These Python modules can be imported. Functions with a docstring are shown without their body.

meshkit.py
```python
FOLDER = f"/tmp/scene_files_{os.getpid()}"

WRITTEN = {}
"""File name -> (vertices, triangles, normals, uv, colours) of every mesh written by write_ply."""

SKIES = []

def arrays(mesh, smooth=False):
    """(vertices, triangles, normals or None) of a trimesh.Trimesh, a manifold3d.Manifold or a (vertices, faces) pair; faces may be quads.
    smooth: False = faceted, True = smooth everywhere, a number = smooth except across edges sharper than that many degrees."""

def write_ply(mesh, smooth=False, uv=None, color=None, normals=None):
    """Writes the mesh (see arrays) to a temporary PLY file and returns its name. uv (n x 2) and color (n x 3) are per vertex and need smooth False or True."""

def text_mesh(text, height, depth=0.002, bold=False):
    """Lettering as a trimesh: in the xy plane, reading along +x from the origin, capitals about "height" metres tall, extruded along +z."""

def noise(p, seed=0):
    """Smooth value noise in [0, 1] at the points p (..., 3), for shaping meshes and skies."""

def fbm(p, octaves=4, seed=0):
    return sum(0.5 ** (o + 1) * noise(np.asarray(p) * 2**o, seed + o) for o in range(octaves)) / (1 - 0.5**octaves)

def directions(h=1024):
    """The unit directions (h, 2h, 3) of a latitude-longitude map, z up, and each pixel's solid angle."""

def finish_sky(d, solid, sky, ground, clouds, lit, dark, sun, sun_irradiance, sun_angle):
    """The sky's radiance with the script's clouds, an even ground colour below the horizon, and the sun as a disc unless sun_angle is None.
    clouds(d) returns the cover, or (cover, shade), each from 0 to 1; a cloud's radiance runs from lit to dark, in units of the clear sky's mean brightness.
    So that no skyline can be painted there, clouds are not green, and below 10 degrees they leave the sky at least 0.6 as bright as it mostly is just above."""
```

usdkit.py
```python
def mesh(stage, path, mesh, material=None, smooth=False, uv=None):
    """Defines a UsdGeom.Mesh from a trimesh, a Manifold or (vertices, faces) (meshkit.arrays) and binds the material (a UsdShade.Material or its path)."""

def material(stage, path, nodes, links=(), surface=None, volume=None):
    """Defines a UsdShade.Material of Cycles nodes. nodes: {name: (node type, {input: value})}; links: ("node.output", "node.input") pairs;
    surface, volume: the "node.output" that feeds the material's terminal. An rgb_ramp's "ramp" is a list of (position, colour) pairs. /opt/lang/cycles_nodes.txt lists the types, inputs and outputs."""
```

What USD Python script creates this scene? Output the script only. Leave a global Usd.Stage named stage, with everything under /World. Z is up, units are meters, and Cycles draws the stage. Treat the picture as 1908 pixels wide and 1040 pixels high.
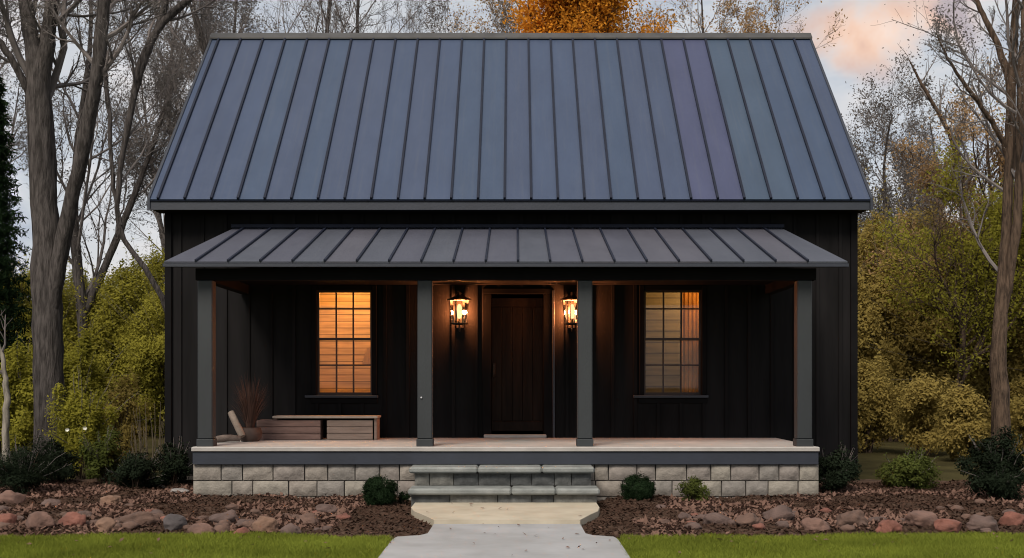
import math, random
import numpy as np
import trimesh, usdkit, meshkit
from shapely.geometry import box as rect, Polygon
from pxr import Usd, UsdGeom, UsdLux, UsdShade, Sdf, Gf, Vt

stage = Usd.Stage.CreateInMemory()
UsdGeom.SetStageUpAxis(stage, "Z")
UsdGeom.SetStageMetersPerUnit(stage, 1.0)
UsdGeom.Xform.Define(stage, "/World")
UsdGeom.Scope.Define(stage, "/World/Looks")

# ------------------------------------------------------------------ camera
FPX, VX, HY, EYE = 2090.0, 959.0, 713.0, 1.6        # focal length in photo pixels, vanishing point, eye height
cam = UsdGeom.Camera.Define(stage, "/World/camera")
cam.CreateHorizontalApertureAttr(36.0)
cam.CreateVerticalApertureAttr(36.0 * 558 / 1024)
cam.CreateFocalLengthAttr(36.0 * FPX / 1908)
cam.CreateHorizontalApertureOffsetAttr((954 - VX) / 1908 * 36)
cam.CreateVerticalApertureOffsetAttr((HY - 520) / 1908 * 36)
cam.CreateClippingRangeAttr(Gf.Vec2f(0.1, 3000))
cam.AddTranslateOp().Set(Gf.Vec3d(0, 0, EYE))
cam.AddRotateXOp().Set(90.0)
cam.CreateExposureAttr(1.5)

# ------------------------------------------------------------------ sky and sun
SUN_EL, SUN_AZ = math.radians(48), math.radians(202)      # azimuth = atan2(x, y) of the direction towards the sun
SKY_STRENGTH, SUN_INT = 0.05, 0.40
def px_dir(px, py):
    d = np.array([(px - VX) / FPX, 1.0, (HY - py) / FPX]); return tuple(d / np.linalg.norm(d))
BLOB, BLOB2 = px_dir(1635, 62), px_dir(1570, 90)
sky = usdkit.material(stage, "/World/Looks/sky_look", {
    "tc": ("texture_coordinate", {}),
    "sky": ("sky_texture", {"sky_type": "single_scattering", "sun_disc": False, "sun_elevation": SUN_EL, "sun_rotation": SUN_AZ}),
    "mp": ("mapping", {"scale": (1.0, 1.0, 2.2)}),
    "n1": ("noise_texture", {"scale": 3.2, "detail": 6, "roughness": 0.55, "distortion": 0.4}),
    "n2": ("noise_texture", {"scale": 6.0, "detail": 5, "roughness": 0.6}),
    "cover": ("rgb_ramp", {"ramp": [(0.0, (0.78,) * 3), (0.38, (0.86,) * 3), (0.58, (0.98,) * 3), (1.0, (1,) * 3)]}),
    "shade": ("rgb_ramp", {"ramp": [(0.34, (3.0, 3.35, 4.0)), (0.48, (4.6, 4.75, 4.95)), (0.63, (5.8, 5.5, 5.4))]}),
    "mixc": ("mix", {"mix_type": "mix"}),
    "dif": ("vector_math", {"math_type": "subtract", "vector2": BLOB}), "sq": ("vector_math", {"math_type": "multiply", "vector2": (1.0, 1.0, 2.1)}), "len": ("vector_math", {"math_type": "length"}),
    "n3": ("noise_texture", {"scale": 13.0, "detail": 5, "roughness": 0.52, "distortion": 0.2}),
    "wob": ("math", {"math_type": "multiply_add", "value2": 0.19, "value3": -0.095}),
    "dsum": ("math", {"math_type": "add"}),
    "mask": ("map_range", {"range_type": "smoothstep", "from_min": 0.088, "from_max": 0.028, "to_min": 0, "to_max": 1.0, "clamp": True}),
    "peach": ("rgb_ramp", {"ramp": [(0.38, (3.5, 3.0, 3.2)), (0.46, (5.5, 3.7, 3.0)), (0.54, (6.5, 4.5, 3.5)), (0.64, (6.9, 5.4, 4.6))]}),
    "mixp": ("mix", {"mix_type": "mix"}),
    "bg": ("background_shader", {"strength": SKY_STRENGTH}),
}, [("tc.generated", "mp.vector"), ("mp.vector", "n1.vector"), ("mp.vector", "n2.vector"), ("tc.generated", "n3.vector"),
    ("n1.fac", "cover.fac"), ("n2.fac", "shade.fac"), ("cover.color", "mixc.fac"), ("sky.color", "mixc.color1"), ("shade.color", "mixc.color2"),
    ("tc.generated", "dif.vector1"), ("dif.vector", "sq.vector1"), ("sq.vector", "len.vector1"), ("n3.fac", "wob.value1"), ("len.value", "dsum.value1"), ("wob.value", "dsum.value2"), ("dsum.value", "mask.value"),
    ("n3.fac", "peach.fac"), ("mask.result", "mixp.fac"), ("mixc.color", "mixp.color1"), ("peach.color", "mixp.color2"), ("mixp.color", "bg.color")],
    surface="bg.background")
dome = UsdLux.DomeLight.Define(stage, "/World/sky")
UsdShade.MaterialBindingAPI.Apply(dome.GetPrim()).Bind(sky)
dome.GetPrim().SetCustomDataByKey("kind", "structure")
sun = UsdLux.DistantLight.Define(stage, "/World/sun")
sun.CreateNormalizeAttr(True); sun.CreateIntensityAttr(SUN_INT); sun.CreateAngleAttr(25.0)
sun.CreateColorAttr(Gf.Vec3f(1.0, 0.9, 0.78))
sun.AddRotateZOp().Set(-math.degrees(SUN_AZ)); sun.AddRotateXOp().Set(-(90 - math.degrees(SUN_EL)))   # -z away from the sun

# ------------------------------------------------------------------ helpers
def X(px, Y): return (px - VX) / FPX * Y
def Z(py, Y): return EYE + (HY - py) / FPX * Y
def YG(py): return FPX * EYE / (py - HY)             # ground distance under a pixel row

used, origin = {}, {}
def numbered(parent, name):
    k = (parent, name); n = used.get(k, 0); used[k] = n + 1
    return f"{parent}/{name}" if n == 0 else f"{parent}/{name}_{n:03d}"
def data(p, label=None, cat=None, group=None, kind=None):
    for k, v in (("label", label), ("category", cat), ("group", group), ("kind", kind)):
        if v: p.SetCustomDataByKey(k, v)
    return p
def thing(name, label, cat, loc=(0, 0, 0), group=None, kind=None):
    path = numbered("/World", name); x = UsdGeom.Xform.Define(stage, path)
    x.AddTranslateOp().Set(Gf.Vec3d(*map(float, loc))); origin[path] = np.array(loc, float)
    data(x.GetPrim(), label, cat, group, kind)
    return path
def put(parent, name, vf, mat, smooth=False, label=None, world=True, **kw):
    """ONE mesh under parent (a path) or under /World; vertices are given in world coordinates."""
    parent = parent or "/World"; path = numbered(parent, name)
    v, f = vf
    o = origin.get(parent, np.zeros(3)); origin[path] = o
    v = np.asarray(v, float) - (o if world else 0); f = np.asarray(f)
    if f.shape[1] == 4 and smooth is False:
        m = UsdGeom.Mesh.Define(stage, path)
        m.CreatePointsAttr(Vt.Vec3fArray.FromNumpy(v.astype(np.float32)))
        m.CreateFaceVertexCountsAttr(Vt.IntArray.FromNumpy(np.full(len(f), 4, np.int32)))
        m.CreateFaceVertexIndicesAttr(Vt.IntArray.FromNumpy(f.astype(np.int32).ravel()))
        m.CreateSubdivisionSchemeAttr("none")
        UsdShade.MaterialBindingAPI.Apply(m.GetPrim()).Bind(mat)
    else:
        m = usdkit.mesh(stage, path, (v, f), mat, smooth)
    data(m.GetPrim(), label, **kw)
    return path
def copy_of(src, name, loc, rz=0, scale=1.0, **kw):
    path = numbered("/World", name); x = UsdGeom.Xform.Define(stage, path)
    x.GetPrim().GetReferences().AddInternalReference(src)
    x.ClearXformOpOrder()
    x.AddTranslateOp().Set(Gf.Vec3d(*map(float, loc))); x.AddRotateZOp().Set(float(rz)); x.AddScaleOp().Set(Gf.Vec3f(*np.broadcast_to(scale, 3).astype(float).tolist()))
    x.GetPrim().SetInstanceable(True); data(x.GetPrim(), **kw)
    return path

def merge(parts):
    vs, fs, n = [], [], 0
    for v, f in parts:
        f = np.asarray(f)
        if f.shape[1] == 4: f = np.vstack([f[:, [0, 1, 2]], f[:, [0, 2, 3]]])
        vs.append(np.asarray(v, float)); fs.append(f + n); n += len(v)
    return np.vstack(vs), np.vstack(fs)
BF = np.array([[0, 3, 2, 1], [4, 5, 6, 7], [0, 1, 5, 4], [1, 2, 6, 5], [2, 3, 7, 6], [3, 0, 4, 7]])
def bx(x0, x1, y0, y1, z0, z1):
    return np.array([[x0, y0, z0], [x1, y0, z0], [x1, y1, z0], [x0, y1, z0], [x0, y0, z1], [x1, y0, z1], [x1, y1, z1], [x0, y1, z1]], float), BF
def cbx(x0, x1, y0, y1, z0, z1, b=0.006):
    """a box with chamfered edges"""
    p = []
    for i, x in enumerate((x0, x1)):
        for j, y in enumerate((y0, y1)):
            for k, z in enumerate((z0, z1)):
                dx, dy, dz = b * (1 - 2 * i), b * (1 - 2 * j), b * (1 - 2 * k)
                p += [(x + dx, y + dy, z), (x + dx, y, z + dz), (x, y + dy, z + dz)]
    h = trimesh.convex.convex_hull(np.array(p)); return np.array(h.vertices), np.array(h.faces)
def extrude(poly, d, place):
    """shapely polygon(s) extruded by d; place maps (u, v, w) to world"""
    gs = [g for g in getattr(poly, "geoms", [poly]) if g.area > 1e-6]
    parts = []
    for g in gs:
        m = trimesh.creation.extrude_polygon(g, d, engine="earcut"); parts.append((np.array(m.vertices), np.array(m.faces)))
    v, f = merge(parts); v = np.array([place(*q) for q in v])
    m = trimesh.Trimesh(v, f, process=False)
    if m.volume < 0: f = f[:, ::-1]
    return v, f
def tubes(P, R, s=5):
    """N polylines of K points as open tubes"""
    P = np.asarray(P, float); R = np.asarray(R, float); N, K = P.shape[:2]
    t = np.gradient(P, axis=1); t /= np.linalg.norm(t, axis=2, keepdims=True) + 1e-12
    ref = np.where(np.abs(t[..., 2:]) < 0.9, [0, 0, 1.0], [1.0, 0, 0]); ref = np.broadcast_to(ref[:, :1], t.shape)
    a = np.cross(t, ref); a /= np.linalg.norm(a, axis=2, keepdims=True) + 1e-12; b = np.cross(t, a)
    an = np.arange(s) * 2 * np.pi / s
    v = P[:, :, None] + R[:, :, None, None] * (np.cos(an)[:, None] * a[:, :, None] + np.sin(an)[:, None] * b[:, :, None])
    n, i, j = np.meshgrid(np.arange(N), np.arange(K - 1), np.arange(s), indexing="ij")
    k = lambda i, j: (n * K + i) * s + j % s
    f = np.stack([k(i, j), k(i + 1, j), k(i + 1, j + 1), k(i, j + 1)], -1).reshape(-1, 4)
    return v.reshape(-1, 3), f
def tube(pts, r, s=8):
    pts = np.asarray(pts, float); return tubes(pts[None], np.broadcast_to(r, (1, len(pts))), s)
def lathe(profile, c, s=20):
    m = trimesh.creation.revolve(np.array(profile, float), sections=s); return np.array(m.vertices) + np.asarray(c, float), np.array(m.faces)
def curve(pts, k):
    from scipy.interpolate import CubicSpline
    pts = np.asarray(pts, float); d = np.r_[0, np.cumsum(np.linalg.norm(np.diff(pts[:, :3], axis=0), axis=1))]
    return CubicSpline(d, pts)(np.linspace(0, d[-1], k))

# ------------------------------------------------------------------ materials
L = "/World/Looks/"
def surf(name, ramp, scale=3.0, rough=0.6, bump=0.0, bscale=None, metallic=0.0, spec=0.5, stretch=(1, 1, 1), detail=5, rand=0.0):
    nodes = {"g": ("geometry", {}), "m": ("mapping", {"scale": stretch}), "n": ("noise_texture", {"scale": scale, "detail": detail, "roughness": 0.6}),
             "r": ("rgb_ramp", {"ramp": ramp}), "p": ("principled_bsdf", {"roughness": rough, "metallic": metallic, "specular_ior_level": spec})}
    links = [("g.position", "m.vector"), ("m.vector", "n.vector"), ("n.fac", "r.fac")]
    out = "r.color"
    if rand:
        nodes |= {"oi": ("object_info", {}), "mr": ("map_range", {"to_min": 1 - rand, "to_max": 1 + rand}), "mul": ("vector_math", {"math_type": "scale"})}
        links += [("oi.random", "mr.value"), ("r.color", "mul.vector1"), ("mr.result", "mul.scale")]; out = "mul.vector"
    links.append((out, "p.base_color"))
    if bump:
        nodes |= {"n2": ("noise_texture", {"scale": bscale or scale * 4, "detail": 6, "roughness": 0.65}), "b": ("bump", {"strength": 1.0, "distance": bump})}
        links += [("m.vector", "n2.vector"), ("n2.fac", "b.height"), ("b.normal", "p.normal")]
    return usdkit.material(stage, L + name, nodes, links, surface="p.BSDF")
def two(c, k=0.75, lo=0.3, hi=0.7): return [(lo, tuple(np.array(c) * k)), (hi, tuple(np.array(c) * (2 - k)))]
def leafm(name, cols, trans=0.35, clump=1.2, dark=0.45):
    n = len(cols); ramp = [((i + 0.5) / n, c) for i, c in enumerate(cols)]
    nodes = {"g": ("geometry", {}), "r": ("rgb_ramp", {"ramp": ramp}), "n": ("noise_texture", {"scale": clump, "detail": 2}),
             "mr": ("map_range", {"from_min": 0.3, "from_max": 0.7, "to_min": dark, "to_max": 1.25, "clamp": True}), "mul": ("vector_math", {"math_type": "scale"}),
             "d": ("diffuse_bsdf", {}), "t": ("translucent_bsdf", {}), "x": ("mix_closure", {"fac": trans})}
    return usdkit.material(stage, L + name, nodes, [("g.random_per_island", "r.fac"), ("g.position", "n.vector"), ("n.fac", "mr.value"), ("r.color", "mul.vector1"), ("mr.result", "mul.scale"),
        ("mul.vector", "d.color"), ("mul.vector", "t.color"), ("d.BSDF", "x.closure1"), ("t.BSDF", "x.closure2")], surface="x.closure")
def bark(name, a, b, bump=0.05):
    return surf(name, [(0.36, a), (0.62, b)], 9, 0.95, bump, 16, stretch=(2.2, 2.2, 0.35), spec=0.1, detail=9)

def roofm(name, c):
    nodes = {"g": ("geometry", {}), "m": ("mapping", {"scale": (1, 0.35, 0.35)}), "n": ("noise_texture", {"scale": 2.2, "detail": 7, "roughness": 0.65}), "n2": ("noise_texture", {"scale": 60, "detail": 3}),
             "r": ("rgb_ramp", {"ramp": two(c, 0.92)}), "rr": ("map_range", {"from_min": 0.3, "from_max": 0.7, "to_min": 0.46, "to_max": 0.56}),
             "b": ("bump", {"strength": 0.6, "distance": 0.004}), "p": ("principled_bsdf", {"metallic": 0.2, "specular_ior_level": 0.4}), "n3": ("noise_texture", {"scale": 1.6, "detail": 3}), "b2": ("bump", {"strength": 0.7, "distance": 0.03}), "st": ("mapping", {"scale": (9, 0.3, 0.3)}), "n4": ("noise_texture", {"scale": 2.0, "detail": 6, "roughness": 0.7}), "sr": ("map_range", {"from_min": 0.5, "from_max": 0.72, "to_min": 0.0, "to_max": 0.14, "clamp": True}), "dm": ("mix", {"color2": (0.10, 0.105, 0.11)})}
    return usdkit.material(stage, L + name, nodes, [("g.position", "m.vector"), ("m.vector", "n.vector"), ("n.fac", "r.fac"), ("r.color", "dm.color1"), ("g.position", "st.vector"), ("st.vector", "n4.vector"), ("n4.fac", "sr.value"), ("sr.result", "dm.fac"), ("dm.color", "p.base_color"), ("g.position", "n3.vector"), ("n3.fac", "b2.height"), ("b2.normal", "b.normal"), ("n.fac", "rr.value"), ("rr.result", "p.roughness"),
        ("g.position", "n2.vector"), ("n2.fac", "b.height"), ("b.normal", "p.normal")], surface="p.BSDF")
ROOF = [roofm("roof_blue_grey", (0.036, 0.054, 0.100)), roofm("roof_slate", (0.035, 0.055, 0.099)), roofm("roof_grey", (0.037, 0.053, 0.097))]
ROOF_VIOLET = roofm("roof_violet", (0.044, 0.052, 0.104)); ROOF_TEAL = roofm("roof_teal", (0.038, 0.060, 0.098))
PROOF = [roofm("porch_roof_grey", (0.064, 0.067, 0.090)), roofm("porch_roof_violet", (0.072, 0.072, 0.091)), roofm("porch_roof_slate", (0.062, 0.068, 0.088))]
SEAM = surf("roof_seam", two((0.009, 0.012, 0.024)), 3, 0.6, spec=.25, metallic=0.2)
RIDGE = surf("ridge_metal", two((0.05, 0.048, 0.047)), 4, 0.5, metallic=0.2)
TRIM = surf("slate_trim_paint", two((0.017, 0.021, 0.032), 0.85), 2.5, 0.5, 0.002, 30)
POST = surf("post_paint", two((0.0145, 0.018, 0.021), 0.78), 2.5, 0.6, 0.002, 40, stretch=(1, 1, 0.3))
BOARD = surf("black_board_paint", two((0.0098, 0.0092, 0.0098), 0.65), 2.0, 0.75, 0.003, 25, spec=0.07, stretch=(2, 2, 0.25), rand=0.18)
DARK = surf("black_trim_paint", two((0.0065, 0.0062, 0.0068), 0.8), 3, 0.75, spec=0.06)
DOORM = surf("dark_wood_door", [(0.3, (0.006, 0.0042, 0.0035)), (0.7, (0.014, 0.0092, 0.007))], 6, 0.65, 0.003, 30, spec=.08, stretch=(3, 3, 0.25))
PALEDOT = surf("pale_metal_hook", two((.45, .45, .48), .95), 3, .4)
FLOOR = surf("porch_floor_stone", [(0.3, (0.255, 0.24, 0.225)), (0.7, (0.335, 0.315, 0.30))], 3.5, 0.7, 0.003, 50)
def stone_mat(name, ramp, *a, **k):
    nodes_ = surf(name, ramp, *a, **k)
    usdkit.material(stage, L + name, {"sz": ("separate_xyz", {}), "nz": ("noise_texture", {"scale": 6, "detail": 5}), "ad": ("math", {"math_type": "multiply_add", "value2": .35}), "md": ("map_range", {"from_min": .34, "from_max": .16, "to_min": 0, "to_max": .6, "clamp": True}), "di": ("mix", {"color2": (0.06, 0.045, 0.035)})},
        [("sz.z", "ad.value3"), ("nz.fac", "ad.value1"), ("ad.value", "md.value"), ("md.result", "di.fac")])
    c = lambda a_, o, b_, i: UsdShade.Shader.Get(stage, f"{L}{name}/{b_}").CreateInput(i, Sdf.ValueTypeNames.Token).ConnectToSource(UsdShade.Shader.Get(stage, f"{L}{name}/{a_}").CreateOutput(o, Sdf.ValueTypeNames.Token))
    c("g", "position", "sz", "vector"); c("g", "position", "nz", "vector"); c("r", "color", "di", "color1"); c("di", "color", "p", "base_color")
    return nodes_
STONES = [stone_mat(f"foundation_stone_{i}", [(0.25, tuple(np.array(c) * 0.6)), (0.5, c), (0.75, tuple(np.array(c) * 1.3))], 7, 0.85, 0.02, 14, detail=8)
          for i, c in enumerate([(0.19, 0.17, 0.148), (0.165, 0.152, 0.138), (0.205, 0.188, 0.16), (0.175, 0.155, 0.14)])]
MORTAR = surf("dark_mortar", two((0.05, 0.045, 0.04)), 20, 0.95)
TREAD = surf("bluestone_tread", [(0.3, (0.11, 0.12, 0.116)), (0.7, (0.205, 0.215, 0.208))], 4, 0.65, 0.006, 40)
RISER = [surf(f"riser_stone_{i}", two(c, 0.65), 9, 0.85, 0.01, 30) for i, c in enumerate([(0.095, 0.098, 0.095), (0.065, 0.068, 0.068), (0.14, 0.138, 0.125)])]
LANDING = surf("buff_landing_stone", [(0.3, (0.30, 0.265, 0.20)), (0.7, (0.40, 0.355, 0.28))], 2.5, 0.8, 0.003, 60)
PATH = surf("grey_concrete", [(0.3, (0.20, 0.20, 0.20)), (0.7, (0.29, 0.295, 0.305))], 1.3, 0.8, 0.003, 70, detail=8)
MULCH = surf("bark_mulch", [(0.3, (0.035, 0.022, 0.016)), (0.7, (0.10, 0.065, 0.048))], 9, 0.95, 0.03, 25, detail=8, spec=0.05)
SOIL = surf("forest_floor", [(0.3, (0.03, 0.026, 0.012)), (0.7, (0.06, 0.052, 0.022))], 1.2, 0.95, 0.03, 12, detail=8, spec=0.02)
TURF = surf("turf_soil", [(0.3, (0.10, 0.13, 0.02)), (0.7, (0.14, 0.17, 0.03))], 2, 0.95, 0.02, 40, spec=0.03)
CHIP = leafm("mulch_chip", [(0.05, 0.03, 0.022), (0.10, 0.062, 0.045), (0.16, 0.105, 0.08), (0.07, 0.045, 0.032)], 0.05, 1.5, 0.7)
LITTER = leafm("fallen_leaf", [(0.14, 0.085, 0.066), (0.18, 0.12, 0.096), (0.095, 0.056, 0.042), (0.20, 0.145, 0.11)], 0.15, 1.5, 0.7)
GRASS = leafm("lawn_grass", [(0.165, 0.195, 0.03), (0.20, 0.225, 0.04), (0.175, 0.21, 0.033), (0.22, 0.235, 0.045), (0.28, 0.245, 0.10)], 0.4, 0.9, 0.72)
GLASS = usdkit.material(stage, L + "window_glass", {"f": ("fresnel", {"IOR": 1.5}), "t": ("transparent_bsdf", {"color": (0.95, 0.95, 0.93)}), "g": ("glossy_bsdf", {"roughness": 0.02, "color": (1, 1, 1)}), "x": ("mix_closure", {})},
    [("f.fac", "x.fac"), ("t.BSDF", "x.closure1"), ("g.BSDF", "x.closure2")], surface="x.closure")
def planks(name, c, row=0.115):
    return usdkit.material(stage, L + name, {"g": ("geometry", {}), "s": ("separate_xyz", {}), "d": ("math", {"math_type": "divide", "value2": row}), "fr": ("math", {"math_type": "fraction"}),
        "gap": ("rgb_ramp", {"ramp": [(0.0, (0.35,) * 3), (0.10, (0.4,) * 3), (0.16, (1,) * 3), (1, (0.9,) * 3)]}), "n": ("noise_texture", {"scale": 3, "detail": 5}), "mp": ("mapping", {"scale": (0.5, 1, 6)}),
        "r": ("rgb_ramp", {"ramp": two(c, 0.7)}), "mu": ("mix", {"mix_type": "multiply", "fac": 1.0}), "p": ("principled_bsdf", {"roughness": 0.6})},
        [("g.position", "s.vector"), ("s.z", "d.value1"), ("d.value", "fr.value1"), ("fr.value", "gap.fac"), ("g.position", "mp.vector"), ("mp.vector", "n.vector"), ("n.fac", "r.fac"), ("r.color", "mu.color1"), ("gap.color", "mu.color2"), ("mu.color", "p.base_color")], surface="p.BSDF")
PINE = planks("interior_pine", (0.50, 0.34, 0.16)); OLIVE_REFLECTION = planks("interior_olive_reflection", (0.105, 0.095, 0.05), 0.19)  # right room wall: tree reflections of the window glass put into its olive colour
CURTAIN = leafm("orange_curtain", [(0.58, 0.42, 0.22), (0.60, 0.44, 0.23)], .65, 3, .9)
IRON = surf("black_iron", two((0.012, 0.011, 0.010)), 8, 0.5, metallic=0.4)
BRASS = surf("dull_bronze", two((0.03, 0.022, 0.018)), 8, 0.5, metallic=0.8)
def glow(name, c, s): return usdkit.material(stage, L + name, {"e": ("emission", {"color": c, "strength": s})}, surface="e.emission")
BULB = glow("lantern_bulb_glow", (1.0, 0.46, 0.22), 0.8)
BARK_GREY = bark("grey_bark", (0.034, 0.030, 0.028), (0.095, 0.084, 0.08)); BARK_TWIG = surf("twig_bark", two((0.125, 0.11, 0.105)), 3, 0.9, spec=0.2)
BARK_BROWN = bark("brown_bark", (0.034, 0.025, 0.019), (0.12, 0.083, 0.06)); BARK_PALE = bark("pale_birch_bark", (0.12, 0.108, 0.09), (0.26, 0.235, 0.20), 0.01)

# ------------------------------------------------------------------ ground
def sheet(x0, x1, y0, y1, nx, ny, zf):
    xs, ys = np.meshgrid(np.linspace(x0, x1, nx), np.linspace(y0, y1, ny)); z = zf(xs, ys)
    v = np.stack([xs, ys, z], -1).reshape(-1, 3); i, j = np.meshgrid(np.arange(ny - 1), np.arange(nx - 1), indexing="ij"); k = i * nx + j
    return v, np.stack([k, k + 1, k + nx + 1, k + nx], -1).reshape(-1, 4)
put(None, "ground", (np.array([[-600, -300, -.02], [600, -300, -.02], [600, 900, -.02], [-600, 900, -.02]]), np.array([[0, 1, 2, 3]])), SOIL, kind="structure")
PL = [(-0.90, 12.55), (-0.91, 11.72), (-0.98, 11.58), (-1.2, 11.48), (-1.23, 11.3), (-1.23, 7.0)]; PR = [(0.73, 12.55), (0.74, 11.72), (0.81, 11.58), (1.01, 11.48), (1.04, 11.3), (1.04, 7.0)]
path_poly = Polygon(PL + PR[::-1])
land_poly = Polygon([(-1.27, 14.32), (-1.27, 13.75), (-1.2, 13.35), (-1.05, 12.95), (-0.90, 12.5), (0.73, 12.5), (0.86, 12.95), (0.99, 13.35), (1.04, 13.75), (1.04, 14.32)])
def path_x(y):
    yy = [7, 11.3, 11.48, 11.58, 11.72, 12.55, 12.95, 13.35, 13.75, 15]; l = np.interp(y, yy, [-1.23, -1.23, -1.2, -.98, -.91, -.9, -1.05, -1.2, -1.27, -1.3]); r = np.interp(y, yy, [1.04, 1.04, 1.01, .81, .74, .73, .86, .99, 1.04, 1.05])
    return l, r
def edge_y(x): return 11.5 + 0.10 * np.sin(x * 1.7 + 0.6) + 0.05 * np.sin(x * 4.1) + np.where(np.abs(x) < 1.9, -0.12 + 0.0 * x, 0.0)
def bed_z(x, y):
    l, r = path_x(y); d = np.maximum(np.maximum(l - x, x - r), -0.2)
    k = np.clip(d / 0.35, 0, 1); e = np.clip((y - edge_y(x)) / 0.5, 0, 1)
    q = np.stack([x * 2.2, y * 2.2, 0 * x], -1)
    return -0.012 + k * (0.02 + 0.11 * e * meshkit.fbm(q, 4, 3))
put(None, "mulch_bed", sheet(-16, 16, 11.2, 17.6, 320, 128, bed_z), MULCH, smooth=True, kind="structure")
def lawn_z(x, y):
    l, r = path_x(y); inside = np.clip(np.minimum(x - l + .05, r + .05 - x) / 0.1, 0, 1); past = np.clip((y - edge_y(x)) / 0.12, 0, 1)
    return 0.018 + 0.012 * meshkit.noise(np.stack([x, y, 0 * x], -1), 5) - 0.06 * inside - 0.055 * past
put(None, "lawn", sheet(-16, 16, -8, 11.75, 320, 240, lawn_z), TURF, smooth=True, kind="structure")
put(None, "garden_path", extrude(path_poly, 0.10, lambda u, v, w: (u, v, w - 0.075)), PATH, kind="structure")
put(None, "entry_landing", extrude(land_poly, 0.15, lambda u, v, w: (u, v, w - 0.08)), LANDING, kind="structure")

def blades(n, x0, x1, y0, y1, h, w, seed, ok):
    r = np.random.default_rng(seed); x = r.uniform(x0, x1, n); y = r.uniform(y0, y1, n); m = ok(x, y); x, y = x[m], y[m]; n = len(x)
    a = r.uniform(0, 2 * np.pi, n); hh = h * r.uniform(.5, 1.2, n); lean = r.normal(0, .45, (n, 2)) * hh[:, None]
    z0 = lawn_z(x, y) - 0.004; c = np.stack([np.cos(a), np.sin(a), 0 * a], -1) * w
    p = np.stack([x, y, z0], -1); t = p + np.c_[lean, hh]; mid = p + np.c_[lean * .35, hh * .55]
    v = np.stack([p - c, p + c, mid + c * .8, t, mid - c * .8], 1).reshape(-1, 3)
    k = np.arange(n)[:, None] * 5
    return v, np.vstack([k + [0, 1, 2], k + [0, 2, 4], k + [4, 2, 3]])
def on_lawn(x, y):
    l, r = path_x(y); return ((x < l - 0.0) | (x > r + 0.0)) & (y < edge_y(x) + 0.04 * np.sin(x * 23))
put(None, "lawn_grass", blades(190000, -6.2, 6.2, 9.7, 11.8, 0.05, 0.0035, 11, on_lawn), GRASS, kind="stuff", label="short bright green mown grass along the bottom edge", cat="grass")

def flakes(n, x0, x1, y0, y1, size, seed, ok, asp=0.45, tilt=0.35, lift=0.006):
    r = np.random.default_rng(seed); x = r.uniform(x0, x1, n); y = r.uniform(y0, y1, n); m = ok(x, y); x, y = x[m], y[m]; n = len(x)
    a = r.uniform(0, 2 * np.pi, n); s = size * r.uniform(.5, 1.4, n)
    u = np.stack([np.cos(a), np.sin(a), r.normal(0, tilt, n)], -1) * s[:, None]; w = np.stack([-np.sin(a), np.cos(a), r.normal(0, tilt, n)], -1) * (s * asp)[:, None]
    p = np.stack([x, y, bed_z(x, y) + lift + np.abs(u[:, 2]) * .6], -1)
    v = np.stack([p - u, p - w, p + u, p + w + [0, 0, .004]], 1).reshape(-1, 3); k = np.arange(n)[:, None] * 4
    return v, np.vstack([k + [0, 1, 3], k + [1, 2, 3]])
def on_bed(x, y):
    l, r = path_x(y); return ((x < l - .03) | (x > r + .03)) & (y > edge_y(x) - .03)
put(None, "mulch_chips", flakes(110000, -8, 8, 11.3, 17.2, 0.022, 21, on_bed), CHIP, kind="stuff", label="brown bark chips covering the planting bed", cat="mulch")
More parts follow.
